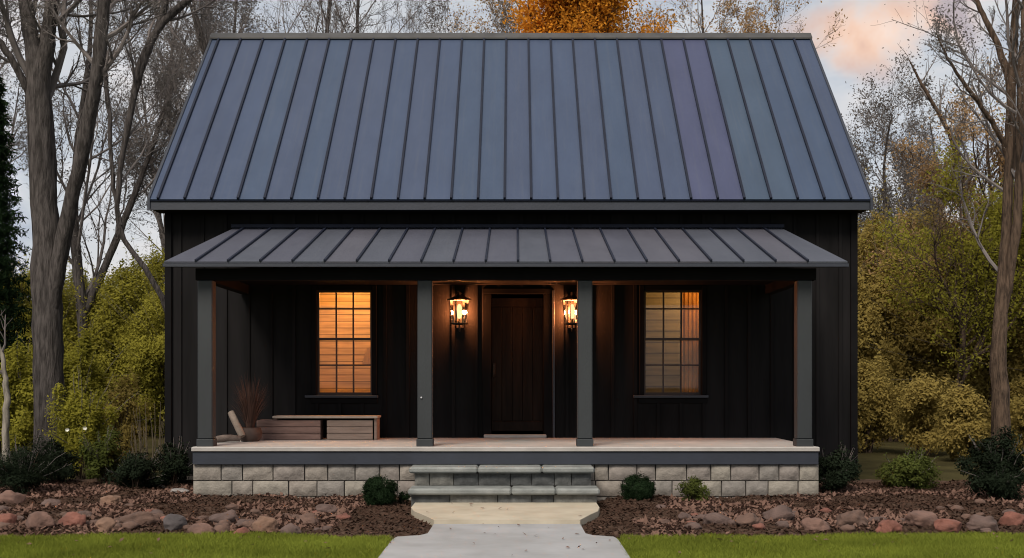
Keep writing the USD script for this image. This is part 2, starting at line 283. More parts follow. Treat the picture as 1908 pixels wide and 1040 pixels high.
def on_litter(x, y):
    return on_bed(x, y) & (((x < -1.9) & (meshkit.noise(np.stack([x * 1.3, y * 1.3, 0 * x], -1), 8) > .35)) | ((x > 1.3) & (meshkit.noise(np.stack([x * 1.3, y * 1.3, 0 * x], -1), 9) > .45)))
put(None, "fallen_leaves", flakes(60000, -8, 8, 11.4, 16.5, 0.028, 22, on_litter, 0.6, 0.5, 0.010), LITTER, kind="stuff", label="dry pinkish brown leaves scattered over the planting bed", cat="leaf litter")

r = np.random.default_rng(23); n = 260; lx = r.uniform(-6, 6, n); ly = r.uniform(9.9, 14.2, n); kp = (ly < 11.5) | ((lx > -1.15) & (lx < .95) & (r.uniform(0, 1, n) < .6)); lx, ly = lx[kp], ly[kp]; n = len(lx)
la, lb = path_x(ly); on_path = (lx > la) & (lx < lb); lz = np.where(on_path, np.where(ly > 12.5, .078, .033), .055); a = r.uniform(0, 6.28, n); sz = r.uniform(.014, .034, n)
u = np.c_[np.cos(a), np.sin(a), r.normal(0, .25, n)] * sz[:, None]; w = np.c_[-np.sin(a), np.cos(a), r.normal(0, .25, n)] * sz[:, None] * .6; p = np.c_[lx, ly, lz + .006]
put(None, "strewn_leaves", (np.stack([p - u, p - w, p + u, p + w + [0, 0, .006]], 1).reshape(-1, 3), np.vstack([np.arange(n)[:, None] * 4 + [0, 1, 3], np.arange(n)[:, None] * 4 + [1, 2, 3]])), LITTER, kind="stuff", label="single dry leaves strewn on lawn and walkway", cat="leaf litter")

# ------------------------------------------------------------------ the house
YW, YE, YR, YB = 17.5, 17.1, 20.7, 23.9                   # front wall, eave, ridge, back wall
XL, XR = X(315, YW), X(1590, YW)                          # outer corners
EX0, EX1 = X(276, YE), X(1625, YE); ZE, ZR = Z(371, YE), Z(68, YR)
DECK, YF = 0.74, 15.0
slope = (ZR - ZE) / (YR - YE); th = math.atan(slope); nrm = np.array([0, -math.sin(th), math.cos(th)]); up = np.array([0, math.cos(th), math.sin(th)])
house = thing("farmhouse", "black board and batten farmhouse with slate blue metal roof and deep front porch", "house", (0, YW, 0))
win = {"left": (X(590, YW), X(693, YW)), "right": (X(1200, YW), X(1307, YW))}; WZ0, WZ1 = Z(736, YW), Z(541, YW)
DX0, DX1, DZ0, DZ1 = X(909, YW), X(1019, YW), DECK + 0.10, Z(548, YW)
holes = [rect(a, WZ0, b, WZ1) for a, b in win.values()] + [rect(DX0, DECK, DX1, DZ1)]
WTOP = ZE + (YW - YE) * slope - 0.06
hole_u = holes[0].union(holes[1]).union(holes[2])
front = rect(XL, 0.2, XR, WTOP).difference(hole_u)
wall = put(house, "front_wall", extrude(front, 0.13, lambda u, v, w: (u, YW + 0.02 + w, v)), DARK)
bs = 0.355; x = XR - 0.1 - 0.29                             # batten joints counted from the right corner as the photo shows them
joints = [XL + 0.0]; k = X(1523, YW)
while k - bs > XL: k -= bs
js = []
while k < XR: js.append(k); k += bs
edges = [XL] + js + [XR]
casing = hole_u.buffer(0.085, join_style=2)
for a, b in zip(edges[:-1], edges[1:]):
    g = rect(a + .002, 0.2, b - .002, WTOP - .01).difference(casing.buffer(.002, join_style=2))
    for h in getattr(g, "geoms", [g]):
        if h.area > .01: put(wall, "board", extrude(h, 0.018, lambda u, v, w: (u, YW + w, v)), BOARD)
for j in js:
    g = rect(j - .024, 0.22, j + .024, WTOP - .02).difference(casing.buffer(.004, join_style=2))
    for h in getattr(g, "geoms", [g]):
        if h.area > .003: put(wall, "batten", extrude(h, 0.026, lambda u, v, w: (u, YW - .026 + w - .001, v)), BOARD)
# gable and back walls
for s, xw in ((-1, XL), (1, XR)):
    gable = Polygon([(YW + .16, 0.2), (YB, 0.2), (YB, WTOP), (YR, WTOP + (YR - YW) * slope - .05), (YW + .16, WTOP + .10)])
    gw = put(house, "gable_wall", extrude(gable, 0.12, lambda u, v, w, s=s, xw=xw: (xw - s * (0.02 + w), u, v)), DARK)
    k = YW + .16
    while k < YB - .05:
        e = min(k + bs, YB); g = rect(k + .002, .2, e - .002, 9).intersection(gable)
        put(gw, "board", extrude(g, 0.018, lambda u, v, w, s=s, xw=xw: (xw - s * w, u, v)), BOARD)
        if e < YB - .05:
            g = rect(e - .024, .22, e + .024, 9).intersection(gable)
            put(gw, "batten", extrude(g, 0.022, lambda u, v, w, s=s, xw=xw: (xw + s * (.001 + w), u, v)), BOARD)
        k = e
    put(house, "corner_board", cbx(xw - .055 if s < 0 else xw - .05, xw + .05 if s < 0 else xw + .055, YW - .05, YW + .15, .2, WTOP - .012), DARK)
put(house, "back_wall", bx(XL + .14, XR - .14, YB - .15, YB - .02, .2, WTOP), DARK)
put(house, "plinth", merge([bx(XL + .03, XR - .03, YW + .03, YB - .03, -.05, .195)]), MORTAR)
# main roof
roof = put(house, "roof", merge([extrude(Polygon([(YE + .02, ZE - .03), (YR, ZR - .03), (2 * YR - YE - .02, ZE - .03), (2 * YR - YE - .02, ZE - .15), (YR, ZR - .16), (YE + .02, ZE - .15)]), EX1 - EX0 - .06, lambda u, v, w: (EX0 + .03 + w, u, v))]), DARK)
seams = [X(940, YE) + .4062 * k for k in range(-14, 15)]; seams = [s for s in seams if EX0 + .12 < s < EX1 - .12]
re = [EX0] + seams + [EX1]; RLEN = math.hypot(YR - YE, ZR - ZE)
def slab(x0, x1, o, u, n, l0, l1, t0, t1, x0t=None, x1t=None):
    x0t = x0 if x0t is None else x0t; x1t = x1 if x1t is None else x1t
    o = np.array(o, float); P = lambda x, l, t: o + np.array([x, 0, 0]) + u * l + n * t
    return np.array([P(x0, l0, t0), P(x1, l0, t0), P(x1t, l1, t0), P(x0t, l1, t0), P(x0, l0, t1), P(x1, l0, t1), P(x1t, l1, t1), P(x0t, l1, t1)]), BF
O = (0, YE, ZE)
pr = random.Random(3)
for a, b in zip(re[:-1], re[1:]):
    pxm = VX + (a + b) / 2 * FPX / YR
    m = ROOF_VIOLET if 1228 < pxm < 1316 else ROOF_TEAL if 1316 < pxm < 1400 else pr.choice(ROOF)
    put(roof, "roof_panel", slab(a + .003, b - .003, O, up, nrm, 0, RLEN - .02, -.028, -.002), m, label="violet tinted roof panel" if m is ROOF_VIOLET else None)
for s in seams:
    put(roof, "seam", slab(s - .017, s + .017, O, up, nrm, -.006, RLEN - .03, -.002, .036), SEAM)
nb, ub = nrm * [1, -1, 1], up * [1, -1, 1]
put(roof, "back_slope", slab(EX0, EX1, (0, 2 * YR - YE, ZE), ub, nb, 0, RLEN - .02, -.028, -.002), ROOF[0])
put(roof, "ridge_cap", extrude(Polygon([(YR - .11, ZR - .075), (YR, ZR + .035), (YR + .11, ZR - .075), (YR + .11, ZR - .045), (YR, ZR + .065), (YR - .11, ZR - .045)]), EX1 - EX0 + .03, lambda u, v, w: (EX0 - .015 + w, u, v)), RIDGE)
for xa, xb in ((EX0 - .012, EX0 + .028), (EX1 - .028, EX1 + .012)):
    put(roof, "rake_trim", extrude(Polygon([(YE - .01, ZE + .02), (YR, ZR + .02), (2 * YR - YE, ZE + .02), (2 * YR - YE, ZE - .17), (YR, ZR - .18), (YE - .01, ZE - .17)]), xb - xa, lambda u, v, w: (xa + w, u, v)), TRIM)
put(roof, "fascia", cbx(EX0 + .03, EX1 - .03, YE + .012, YE + .045, ZE - .165, ZE - .035, .003), TRIM)
put(roof, "drip_edge", cbx(EX0 + .03, EX1 - .03, YE - .008, YE + .045, ZE - .034, ZE - .028, .002), SEAM)
put(roof, "soffit", bx(EX0 + .06, EX1 - .06, YE + .05, YW - .03, ZE - .165, ZE - .152), DARK)
# porch roof
PY0, PY1 = 14.8, YW - .03; PZ0, PZ1 = Z(487, PY0), Z(425, PY1)
pxl0, pxr0, pxl1, pxr1 = X(305, PY0), X(1580, PY0), X(435, PY1), X(1457, PY1)
pth = math.atan2(PZ1 - PZ0, PY1 - PY0); pu = np.array([0, math.cos(pth), math.sin(pth)]); pn = np.array([0, -math.sin(pth), math.cos(pth)]); PLEN = math.hypot(PY1 - PY0, PZ1 - PZ0); PO = (0, PY0, PZ0)
proof = put(house, "porch_roof", slab(pxl0 + .02, pxr0 - .02, PO, pu, pn, .02, PLEN, -.085, -.028, pxl1 + .02, pxr1 - .02), DARK)
ps = [0.0425 + .425 * k for k in range(-12, 12)]; ps = [s for s in ps if pxl0 + .3 < s < pxr0 - .25]
pe0 = [pxl0] + ps + [pxr0]; pe1 = [pxl1] + ps + [pxr1]
for i in range(len(pe0) - 1):
    put(proof, "porch_roof_panel", slab(pe0[i] + .003, pe0[i + 1] - .003, PO, pu, pn, 0, PLEN - .01, -.026, -.002, pe1[i] + .003, pe1[i + 1] - .003), pr.choice(PROOF))
for s in ps: put(proof, "seam", slab(s - .014, s + .014, PO, pu, pn, -.005, PLEN - .02, -.002, .026), SEAM)
put(proof, "eave_trim", cbx(pxl0 - .01, pxr0 + .01, PY0 - .012, PY0 + .03, PZ0 - .075, PZ0 - .031, .004), TRIM)
put(proof, "flashing", cbx(pxl1 - .02, pxr1 + .02, PY1 - .08, PY1 + .025, PZ1 - .005, PZ1 + .05, .004), SEAM)
for sgn, a, b in ((-1, pxl0, pxl1), (1, pxr0, pxr1)):       # closed ends of the lean-to
    v = []
    for dx in (0, -sgn * .03):
        v += [(a + dx, PY0 + .03, PZ0 - .075), (a + dx, PY0 + .03, PZ0 - .012), (b + dx, PY1, PZ1 - .012), (b + dx, PY1, PZ1 - .17)]
    v = np.array(v); f = np.array([[0, 1, 2, 3], [7, 6, 5, 4], [0, 4, 5, 1], [1, 5, 6, 2], [2, 6, 7, 3], [3, 7, 4, 0]])
    put(proof, "rake_trim", (v, f if sgn < 0 else f[:, ::-1]), TRIM)
put(proof, "porch_ceiling", bx(-4.2, 3.95, 15.25, YW - .03, 3.12, 3.15), DARK)
# porch: beam, posts, floor
pcx = [X(382.5, 15.12), X(791.5, 15.12), X(1090, 15.12), X(1499, 15.12)]
put(house, "porch_beam", cbx(-4.3, 4.06, 15.1, 15.27, 2.98, 3.14), DARK)
put(house, "side_beam", cbx(-4.28, -4.14, 15.28, YW - .03, 2.98, 3.14), DARK); put(house, "side_beam", cbx(3.9, 4.04, 15.28, YW - .03, 2.98, 3.14), DARK)
for xc in pcx:
    p = put(house, "porch_post", cbx(xc - .1, xc + .1, 15.1, 15.29, DECK + .1, 2.98, .012), POST)
    put(p, "post_base", cbx(xc - .112, xc + .112, 15.088, 15.302, DECK, DECK + .1, .006), POST)
    if xc == pcx[1]: put(p, "hook", (np.array(trimesh.creation.icosphere(2, .012).vertices) + [X(785, 15.09), 15.088, Z(741, 15.09)], np.array(trimesh.creation.icosphere(2, .012).faces)), PALEDOT, smooth=True)
FX0, FX1 = X(357, YF), X(1527, YF)
fl = put(house, "porch_floor", cbx(FX0, FX1, YF - .03, YW - .03, DECK - .065, DECK, .012), FLOOR)
put(fl, "porch_fascia", cbx(FX0 + .015, FX1 - .015, YF - .005, YF + .05, .505, DECK - .068, .004), TRIM)
# stone foundation
fd = put(house, "porch_foundation", merge([bx(FX0 + .05, FX1 - .05, YF + .07, YW - .05, -.1, .502)]), MORTAR)
c1 = [358, 411, 451, 508, 567, 610, 661, 707, 744, 790, 838, 880, 930, 985, 1030, 1075, 1108, 1134, 1187, 1222, 1280, 1325, 1362, 1415, 1452, 1490, 1527]
c2 = [358, 431, 470, 537, 590, 641, 684, 740, 780, 830, 890, 950, 1000, 1060, 1110, 1160, 1219, 1253, 1299, 1345, 1390, 1432, 1488, 1527]
c3 = [358, 404, 506, 565, 620, 690, 750, 830, 900, 980, 1060, 1135, 1200, 1275, 1345, 1420, 1480, 1527]
def rough_block(x0, x1, y0, y1, z0, z1, seed, amp=.012):
    m = trimesh.creation.box(bounds=[[x0, y0, z0], [x1, y1, z1]]); nx = 7; nz = 4
    u, w = np.meshgrid(np.linspace(0, 1, nx), np.linspace(0, 1, nz)); e = np.minimum(np.minimum(u, 1 - u) * 5, np.minimum(w, 1 - w) * 3.5).clip(0, 1) ** .5
    px_, pz_ = x0 + u * (x1 - x0), z0 + w * (z1 - z0)
    d = y0 + .024 * (1 - e) - amp * e * (meshkit.fbm(np.stack([px_ * 9, pz_ * 9, 0 * u + seed], -1), 3, 5) - .5) * 2
    fv = np.stack([px_, d, pz_], -1).reshape(-1, 3); i, j = np.meshgrid(np.arange(nz - 1), np.arange(nx - 1), indexing="ij"); k = i * nx + j
    ff = np.stack([k, k + 1, k + nx + 1, k + nx], -1).reshape(-1, 4)
    bv, bf = bx(x0, x1, y0 + .024, y1, z0, z1); return merge([(fv, ff), (bv, bf[[0, 1, 3, 4, 5]])])
sr = random.Random(5)
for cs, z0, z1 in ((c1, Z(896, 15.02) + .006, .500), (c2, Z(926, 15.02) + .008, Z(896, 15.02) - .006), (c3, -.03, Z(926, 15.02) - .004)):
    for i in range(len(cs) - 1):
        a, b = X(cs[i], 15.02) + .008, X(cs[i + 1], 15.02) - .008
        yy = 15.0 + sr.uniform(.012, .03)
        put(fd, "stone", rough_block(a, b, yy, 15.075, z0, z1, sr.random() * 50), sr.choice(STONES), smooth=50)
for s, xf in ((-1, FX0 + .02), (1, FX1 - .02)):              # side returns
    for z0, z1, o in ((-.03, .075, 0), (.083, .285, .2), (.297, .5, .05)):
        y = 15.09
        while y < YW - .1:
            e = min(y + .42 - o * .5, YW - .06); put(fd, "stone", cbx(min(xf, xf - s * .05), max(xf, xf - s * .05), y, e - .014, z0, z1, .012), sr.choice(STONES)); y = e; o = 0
# windows
def window(x0, x1, label):
    yo = YW + .03
    c = .08
    fr = [cbx(x0 - c, x0, YW - .032, YW + .10, WZ0, WZ1 + c), cbx(x1, x1 + c, YW - .032, YW + .10, WZ0, WZ1 + c), cbx(x0 + .001, x1 - .001, YW - .03, YW + .10, WZ1, WZ1 + c)]
    w = put(house, "window", merge(fr), DARK, label=label)
    put(w, "sill", cbx(x0 - .17, x1 + .10, YW - .085, YW + .10, WZ0 - .045, WZ0 - .001), TRIM)
    put(w, "apron", cbx(x0 - .09, x1 + .09, YW - .034, YW + .02, WZ0 - .13, WZ0 - .047), DARK)
    zm = Z(632, YW); r = .032
    for sash, (z0, z1, y0) in enumerate(((WZ0, zm + .02, yo + .035), (zm - .02, WZ1, yo))):
        put(w, "sash", merge([bx(x0, x0 + r, y0, y0 + .03, z0, z1), bx(x1 - r, x1, y0, y0 + .03, z0, z1), bx(x0 + r, x1 - r, y0, y0 + .03, z0, z0 + r + .008), bx(x0 + r, x1 - r, y0, y0 + .03, z1 - r, z1)]), MUNT)
        xa, xb, za, zb = x0 + r, x1 - r, z0 + r + .008, z1 - r
        zc = za + (zb - za) * (.64 if sash else .52)
        xs = [xa, xa + (xb - xa) / 3, xa + (xb - xa) * 2 / 3, xb]
        put(w, "muntin", bx(xa, xb, y0 + .004, y0 + .026, zc - .012, zc + .012), MUNT)
        for q in xs[1:3]: put(w, "muntin", merge([bx(q - .012, q + .012, y0 + .0045, y0 + .0255, za, zc - .0125), bx(q - .012, q + .012, y0 + .0045, y0 + .0255, zc + .0125, zb)]), MUNT)
        for i in range(3):
            for lo, hi in ((za, zc), (zc, zb)):
                put(w, "pane", (np.array([[xs[i], y0 + .015, lo], [xs[i + 1], y0 + .015, lo], [xs[i + 1], y0 + .015, hi], [xs[i], y0 + .015, hi]]), np.array([[0, 1, 2, 3]])), GLASS)
MUNT = surf("dark_red_brown_sash", two((0.035, 0.014, 0.010)), 4, 0.5)
window(*win["left"], "left window glowing warm orange"); window(*win["right"], "right window, dimmer and olive")
# rooms behind the windows
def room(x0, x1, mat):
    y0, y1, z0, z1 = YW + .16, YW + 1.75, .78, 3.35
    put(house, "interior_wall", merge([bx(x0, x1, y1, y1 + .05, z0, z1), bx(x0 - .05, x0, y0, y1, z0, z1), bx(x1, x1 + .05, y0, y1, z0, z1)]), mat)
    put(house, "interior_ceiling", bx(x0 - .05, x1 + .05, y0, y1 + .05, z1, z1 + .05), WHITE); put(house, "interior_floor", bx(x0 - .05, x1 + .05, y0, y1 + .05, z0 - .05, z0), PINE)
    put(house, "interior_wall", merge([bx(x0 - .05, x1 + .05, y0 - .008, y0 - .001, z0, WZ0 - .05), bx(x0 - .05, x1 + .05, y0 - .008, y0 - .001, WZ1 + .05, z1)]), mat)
WHITE = surf("interior_ceiling_paint", two((0.6, 0.55, 0.45), .95), 3, .8)
room(-4.4, -1.2, PINE); room(1.1, 4.2, OLIVE_REFLECTION)
def lamp(path, loc, r, inten, col):
    l = UsdLux.SphereLight.Define(stage, path); l.CreateRadiusAttr(r); l.CreateIntensityAttr(inten); l.CreateColorAttr(Gf.Vec3f(*col)); l.AddTranslateOp().Set(Gf.Vec3d(*loc))
lamp("/World/room_light", (-2.75, YW + .75, 3.2), .09, 80, (1, .47, .15)); lamp("/World/room_light_001", (3.1, YW + .85, 3.1), .09, 62, (1, .52, .20))
# a lamp and a plant seen through the left window, a curtain in the right one
t = thing("table_lamp", "small dark table lamp seen through the orange lit window", "lamp", (-2.35, YW + .95, .78))
put(t, "stand", lathe([(0, 0), (.18, 0), (.18, .03), (.02, .05), (.02, 1.15), (0, 1.15)], (-2.35, YW + .95, .78)), DARK); put(t, "lamp_shade", lathe([(.16, 1.12), (.09, 1.38), (.088, 1.38), (.155, 1.12), (.16, 1.12)], (-2.35, YW + .95, .78)), CURTAIN)
cv = [(win["right"][0] + .60 + .012 * i, YW + .24 + .022 * math.sin(i * 1.15)) for i in range(32)]
cp = Polygon(cv + [(a, b + .006) for a, b in cv[::-1]])
put(None, "curtain", extrude(cp, 1.9, lambda u, v, w: (u, v, 1.25 + w)), CURTAIN, smooth=40, label="orange curtain hanging inside the right hand window", cat="curtain")
# door
dr = put(house, "door", bx(DX0 + .055, DX1 - .055, YW + .06, YW + .11, DZ0, DZ1 - .055), DOORM)
nb_ = 5; wv = (DX1 - DX0 - .11) / nb_
for i in range(nb_): put(dr, "door_plank", cbx(DX0 + .055 + i * wv + .002, DX0 + .055 + (i + 1) * wv - .002, YW + .035, YW + .06, DZ0 + .16, DZ1 - .20, .006), DOORM)
put(dr, "door_rail", cbx(DX0 + .057, DX1 - .057, YW + .028, YW + .059, DZ0 + .002, DZ0 + .155), DOORM); put(dr, "door_rail", cbx(DX0 + .057, DX1 - .057, YW + .028, YW + .059, DZ1 - .196, DZ1 - .058), DOORM)
put(dr, "handle", merge([cbx(DX0 + .075, DX0 + .115, YW + .018, YW + .034, DZ0 + .90, DZ0 + 1.06, .004), tube([(DX0 + .095, YW + .02, DZ0 + 1.02), (DX0 + .095, YW - .025, DZ0 + 1.02), (DX0 + .095, YW - .035, DZ0 + .93), (DX0 + .095, YW - .02, DZ0 + .86), (DX0 + .095, YW + .02, DZ0 + .85)], .009)]), BRASS)
put(house, "door_frame", merge([cbx(DX0 - .085, DX0 + .052, YW - .034, YW + .12, DECK, DZ1 + .0), cbx(DX1 - .052, DX1 + .085, YW - .034, YW + .12, DECK, DZ1 + .0), cbx(DX0 - .085, DX1 + .085, YW - .037, YW + .12, DZ1 + .002, DZ1 + .085)]), DARK)
put(house, "door_frame_edge", cbx(DX1 + .088, DX1 + .125, YW - .05, YW + .01, DECK, DZ1 + .06), TRIM)
put(house, "threshold", cbx(DX0 - .06, DX1 - .01, YW - .12, YW - .036, DECK + .001, DECK + .055, .008), FLOOR)

# ------------------------------------------------------------------ front steps
st = thing("stone_steps", "two step stone stair with bluestone treads leading up to the porch", "steps", (-.14, 14.6, 0))
def nosed(x0, x1, y0, y1, z0, z1): return cbx(x0, x1, y0, y1, z0, z1, .022)
lt = [760, 953, 1036, 1118]; ut = [762, 890, 1010, 1108]
for i in range(3): put(st, "tread", nosed(X(lt[i], 14.25) + .002, X(lt[i + 1], 14.25) - .002, 14.22, 14.66, .172, .255), TREAD)
for i in range(3): put(st, "tread", nosed(X(ut[i], 14.6) + .002, X(ut[i + 1], 14.6) - .002, 14.55, 14.998, .422, .502), TREAD)
put(st, "core", merge([bx(-1.28, 1.0, 14.36, 15.0, -.05, .168), bx(-1.24, .96, 14.70, 15.0, .168, .418)]), MORTAR)
for cs, y, z0, z1 in (([765, 838, 927, 991, 1032, 1113], 14.30, -.03, .170), ([772, 800, 845, 891, 951, 990, 1033, 1065, 1102], 14.64, .256, .420)):
    for i in range(len(cs) - 1):
        put(st, "riser_stone", rough_block(X(cs[i], y) + .005, X(cs[i + 1], y) - .005, y + sr.uniform(0, .008), y + .06, z0, z1, sr.random() * 40, .006), sr.choice(RISER), smooth=50)

# ------------------------------------------------------------------ wall lanterns
def lantern(xc, label):
    z0, z1, yc = Z(604, 17.33), Z(556, 17.33), YW - .20
    t = thing("wall_lantern", label, "lantern", (xc, YW - .03, z0), group=None); h = z1 - z0; a, b = .12, .155
    put(t, "backplate", cbx(xc - .055, xc + .055, YW - .052, YW - .030, z0 - .06, z1 + .02), IRON)
    put(t, "arm", tube(curve([(xc, YW - .05, z0 - .04), (xc, YW - .09, z0 - .10), (xc, yc, z0 - .09), (xc, yc, z0 - .012)], 12), .011), IRON)
    put(t, "hood", lathe([(0, z1 + .10), (.02, z1 + .095), (.03, z1 + .05), (b + .035, z1 - .02), (b + .035, z1 - .035), (0, z1 - .03)], (xc, yc, 0), 4), IRON)
    put(t, "base", lathe([(0, z0 - .012), (a - .02, z0 - .012), (a + .015, z0), (a + .015, z0 + .014), (0, z0 + .014)], (xc, yc, 0), 8), IRON)
    for i in range(6):
        an = i * math.pi / 3 + .26; c, s = math.cos(an), math.sin(an)
        put(t, "cage_bar", tube([(xc + a * c, yc + a * s, z0 + .01), (xc + b * c, yc + b * s, z1 - .03)], .006, 6), IRON)
        a2 = an + math.pi / 3; c2_, s2_ = math.cos(a2), math.sin(a2)
        put(t, "glass_pane", (np.array([(xc + a * c * .95, yc + a * s * .95, z0 + .014), (xc + a * c2_ * .95, yc + a * s2_ * .95, z0 + .014), (xc + b * c2_ * .95, yc + b * s2_ * .95, z1 - .035), (xc + b * c * .95, yc + b * s * .95, z1 - .035)]), np.array([[0, 1, 2, 3]])), GLASS)
    put(t, "bulb", lathe([(0, z0 + .08), (.026, z0 + .09), (.045, z0 + .17), (.04, z0 + .25), (.02, z0 + .30), (0, z0 + .31)], (xc, yc, 0), 12), BULB, smooth=True)
    put(t, "socket", lathe([(0, z0 + .014), (.022, z0 + .014), (.022, z0 + .08), (0, z0 + .08)], (xc, yc, 0), 10), IRON)
    lamp(f"/World/lantern_light{'' if xc < 0 else '_001'}", (xc, yc + .085, z0 + .20), .035, 1150, (1, .29, .085))
lantern(X(856, 17.33), "lit iron wall lantern between the middle left post and the door"); lantern(X(1066, 17.33), "lit iron wall lantern half hidden behind the post right of the door")

# ------------------------------------------------------------------ porch things
yb = 16.8; b0, b1 = X(508, yb), X(702, yb); bh = DECK + .36
BOXR = surf("red_brown_wood", [(0.3, (0.10, 0.055, 0.045)), (0.7, (0.19, 0.115, 0.095))], 6, .7, .003, 30, stretch=(.4, 2, 3)); BOXT = surf("taupe_wood", [(0.3, (0.14, 0.10, 0.08)), (0.7, (0.23, 0.17, 0.14))], 6, .7, .003, 30, stretch=(.4, 2, 3))
SEATM = surf("pale_bench_top", two((0.30, 0.25, 0.21), .85), 5, .6)
bench = thing("porch_bench", "low bench with pale plank top under the orange window", "bench", ((b0 + b1) / 2, yb + .2, DECK))
put(bench, "seat", cbx(b0, b1 + .015, yb - .03, yb + .42, bh - .035, bh, .006), SEATM)
put(bench, "end_panel", cbx(b1 - .045, b1 - .003, yb + .03, yb + .40, DECK, bh - .037, .004), BOXT); put(bench, "end_panel", cbx(b0 + .02, b0 + .06, yb + .03, yb + .40, DECK, bh - .037, .004), BOXR); put(bench, "back_panel", cbx(b0 + .065, b1 - .05, yb + .37, yb + .40, DECK + .02, bh - .037, .004), DARK)
def crate(x0, x1, m, label):
    t = thing("storage_box", label, "box", ((x0 + x1) / 2, yb + .15, DECK)); n = 3; hh = .295 / n
    put(t, "shell", bx(x0 + .012, x1 - .012, yb + .022, yb + .33, DECK + .004, DECK + .296), m)
    for i in range(n): put(t, "slat", cbx(x0, x1, yb, yb + .02, DECK + .004 + i * hh, DECK + (i + 1) * hh - .003, .004), m)
crate(X(478, yb), X(597, yb), BOXR, "red brown wooden box under the left half of the bench"); crate(X(609, yb), X(697, yb) - .02, BOXT, "pale taupe wooden box under the right end of the bench")

def blade_plant(c, n, h, spread, w, seed, s0=.06):
    r = np.random.default_rng(seed); a = r.uniform(0, 2 * np.pi, n); sp = r.uniform(.1, 1, n) ** .7 * spread; hh = h * r.uniform(.55, 1.05, n) * (1 - .35 * (sp / spread))
    vs, fs = [], []; K = 5; t = np.linspace(0, 1, K)
    for i in range(n):
        d = np.array([math.cos(a[i]), math.sin(a[i])]); base = np.array(c) + np.r_[d * r.uniform(0, s0), 0]; side = np.array([-d[1], d[0], 0])
        p = base + np.c_[np.outer(t ** 1.7 * sp[i], d), t * hh[i]]; ww = w * (1 - t) ** .6 * np.where(t < .1, .7, 1)
        v = np.stack([p - side * ww[:, None], p + side * ww[:, None]], 1).reshape(-1, 3); k = np.arange(K - 1)[:, None] * 2
        vs.append((v, k + [0, 1, 3, 2]))
    return merge(vs)
DRY = leafm("dried_grass_blade", [(0.09, 0.055, 0.045), (0.15, 0.09, 0.07), (0.12, 0.065, 0.05), (0.19, 0.13, 0.10)], .2, 3, .7)
px0, py0 = X(466, 16.4), 16.4
pt = thing("grass_plant", "dried reddish brown spiky grass in a squat pot beside the bench", "plant", (px0, py0, DECK))
POTM = surf("dark_clay", two((0.05, 0.03, 0.024)), 8, .8)
put(pt, "pot", lathe([(0, 0), (.12, 0), (.165, .05), (.175, .13), (.155, .19), (.16, .205), (.14, .205), (.135, .17), (0, .165)], (px0, py0, DECK), 24), POTM, smooth=40)
put(pt, "blades", blade_plant((px0, py0, DECK + .16), 260, 1.0, .34, .008, 4), DRY)
lg0, lg1 = np.array([X(452, 16.2), 16.2, DECK + .08]), np.array([X(426, 16.2), 16.32, DECK + .43])
LOGD = surf("dark_log", [(0.3, (0.05, 0.036, 0.03)), (0.7, (0.13, 0.10, 0.085))], 8, .85, .01, 20)
LOG = surf("weathered_log", [(0.3, (0.11, 0.085, 0.068)), (0.7, (0.24, 0.19, 0.155))], 8, .85, .01, 20)
lg = thing("log", "pale weathered log leaning against the spiky grass pot", "log", tuple(lg0)); d = lg1 - lg0
put(lg, "trunk", tube(np.array([lg0 + d * t for t in (0, .002, .25, .5, .75, .998, 1)]) + np.random.default_rng(2).normal(0, .004, (7, 3)) * np.array([0, 0, 1, 1, 1, 0, 0])[:, None], [.0, .048, .054, .05, .052, .047, .0], 12), LOG, smooth=40)

g0 = np.array([X(402, 16.0), 16.0, DECK + .05]); g1 = np.array([X(446, 16.05), 16.1, DECK + .055]); l2 = thing("log", "small dark wood chunk lying on the porch floor beside the corner post", "log", tuple((g0 + g1) / 2 - [0, 0, .05]))
put(l2, "trunk", tube(np.array([g0 + (g1 - g0) * t for t in (0, .002, .3, .6, .998, 1)]) + np.array([[0, 0, 0], [0, 0, 0], [0, 0, .01], [0, 0, .012], [0, 0, 0], [0, 0, 0]]), [0, .045, .052, .05, .042, 0], 12), LOGD, smooth=40)
def rock_mesh(c, rx, ry, rz, seed, sub=3, amp=.35):
    m = trimesh.creation.icosphere(subdivisions=sub); v = np.array(m.vertices)
    n = meshkit.fbm(v * 1.6 + seed * 7.3, 4, seed) - .5; v = v * (1 + amp * 2 * n)[:, None]
    for k in range(5):                                        # a few flat faces
        r = np.random.default_rng(seed * 11 + k); q = r.normal(0, 1, 3); q /= np.linalg.norm(q); e = v @ q - .78
        v = np.where((e > 0)[:, None], v - q * (e * .8)[:, None], v)
    v = v * [rx, ry, rz] + np.asarray(c); return v, np.array(m.faces)
def rockm(name, c): return surf(name, [(0.3, tuple(np.array(c) * .55)), (0.55, c), (0.75, tuple(np.array(c) * 1.35))], 6, .9, .02, 16, detail=8)
RM = {"red": rockm("rust_red_rock", (0.155, 0.06, 0.042)), "pink": rockm("pink_rock", (0.125, 0.07, 0.053)), "tan": rockm("tan_rock", (0.155, 0.09, 0.06)), "brown": rockm("brown_rock", (0.09, 0.052, 0.038)), "violet": rockm("violet_grey_rock", (0.055, 0.046, 0.047)), "white": rockm("pale_rock", (0.24, 0.22, 0.21)), "dusky": rockm("dusky_pink_rock", (0.085, 0.054, 0.045))}
def pxrock(px, pyb, w, h, m, label, seed, cat="rock", sub=3, amp=.5):
    y = YG(pyb); x = X(px, y); s = y / FPX; rx, rz = w * s * .45, h * s * .50; z0 = float(bed_z(np.array([x]), np.array([y]))[0])
    put(None, "rock", rock_mesh((x, y, z0 + rz * .26), rx, rx * .85, rz, seed, sub, amp), RM[m], smooth=True, label=label, cat=cat, group=None)
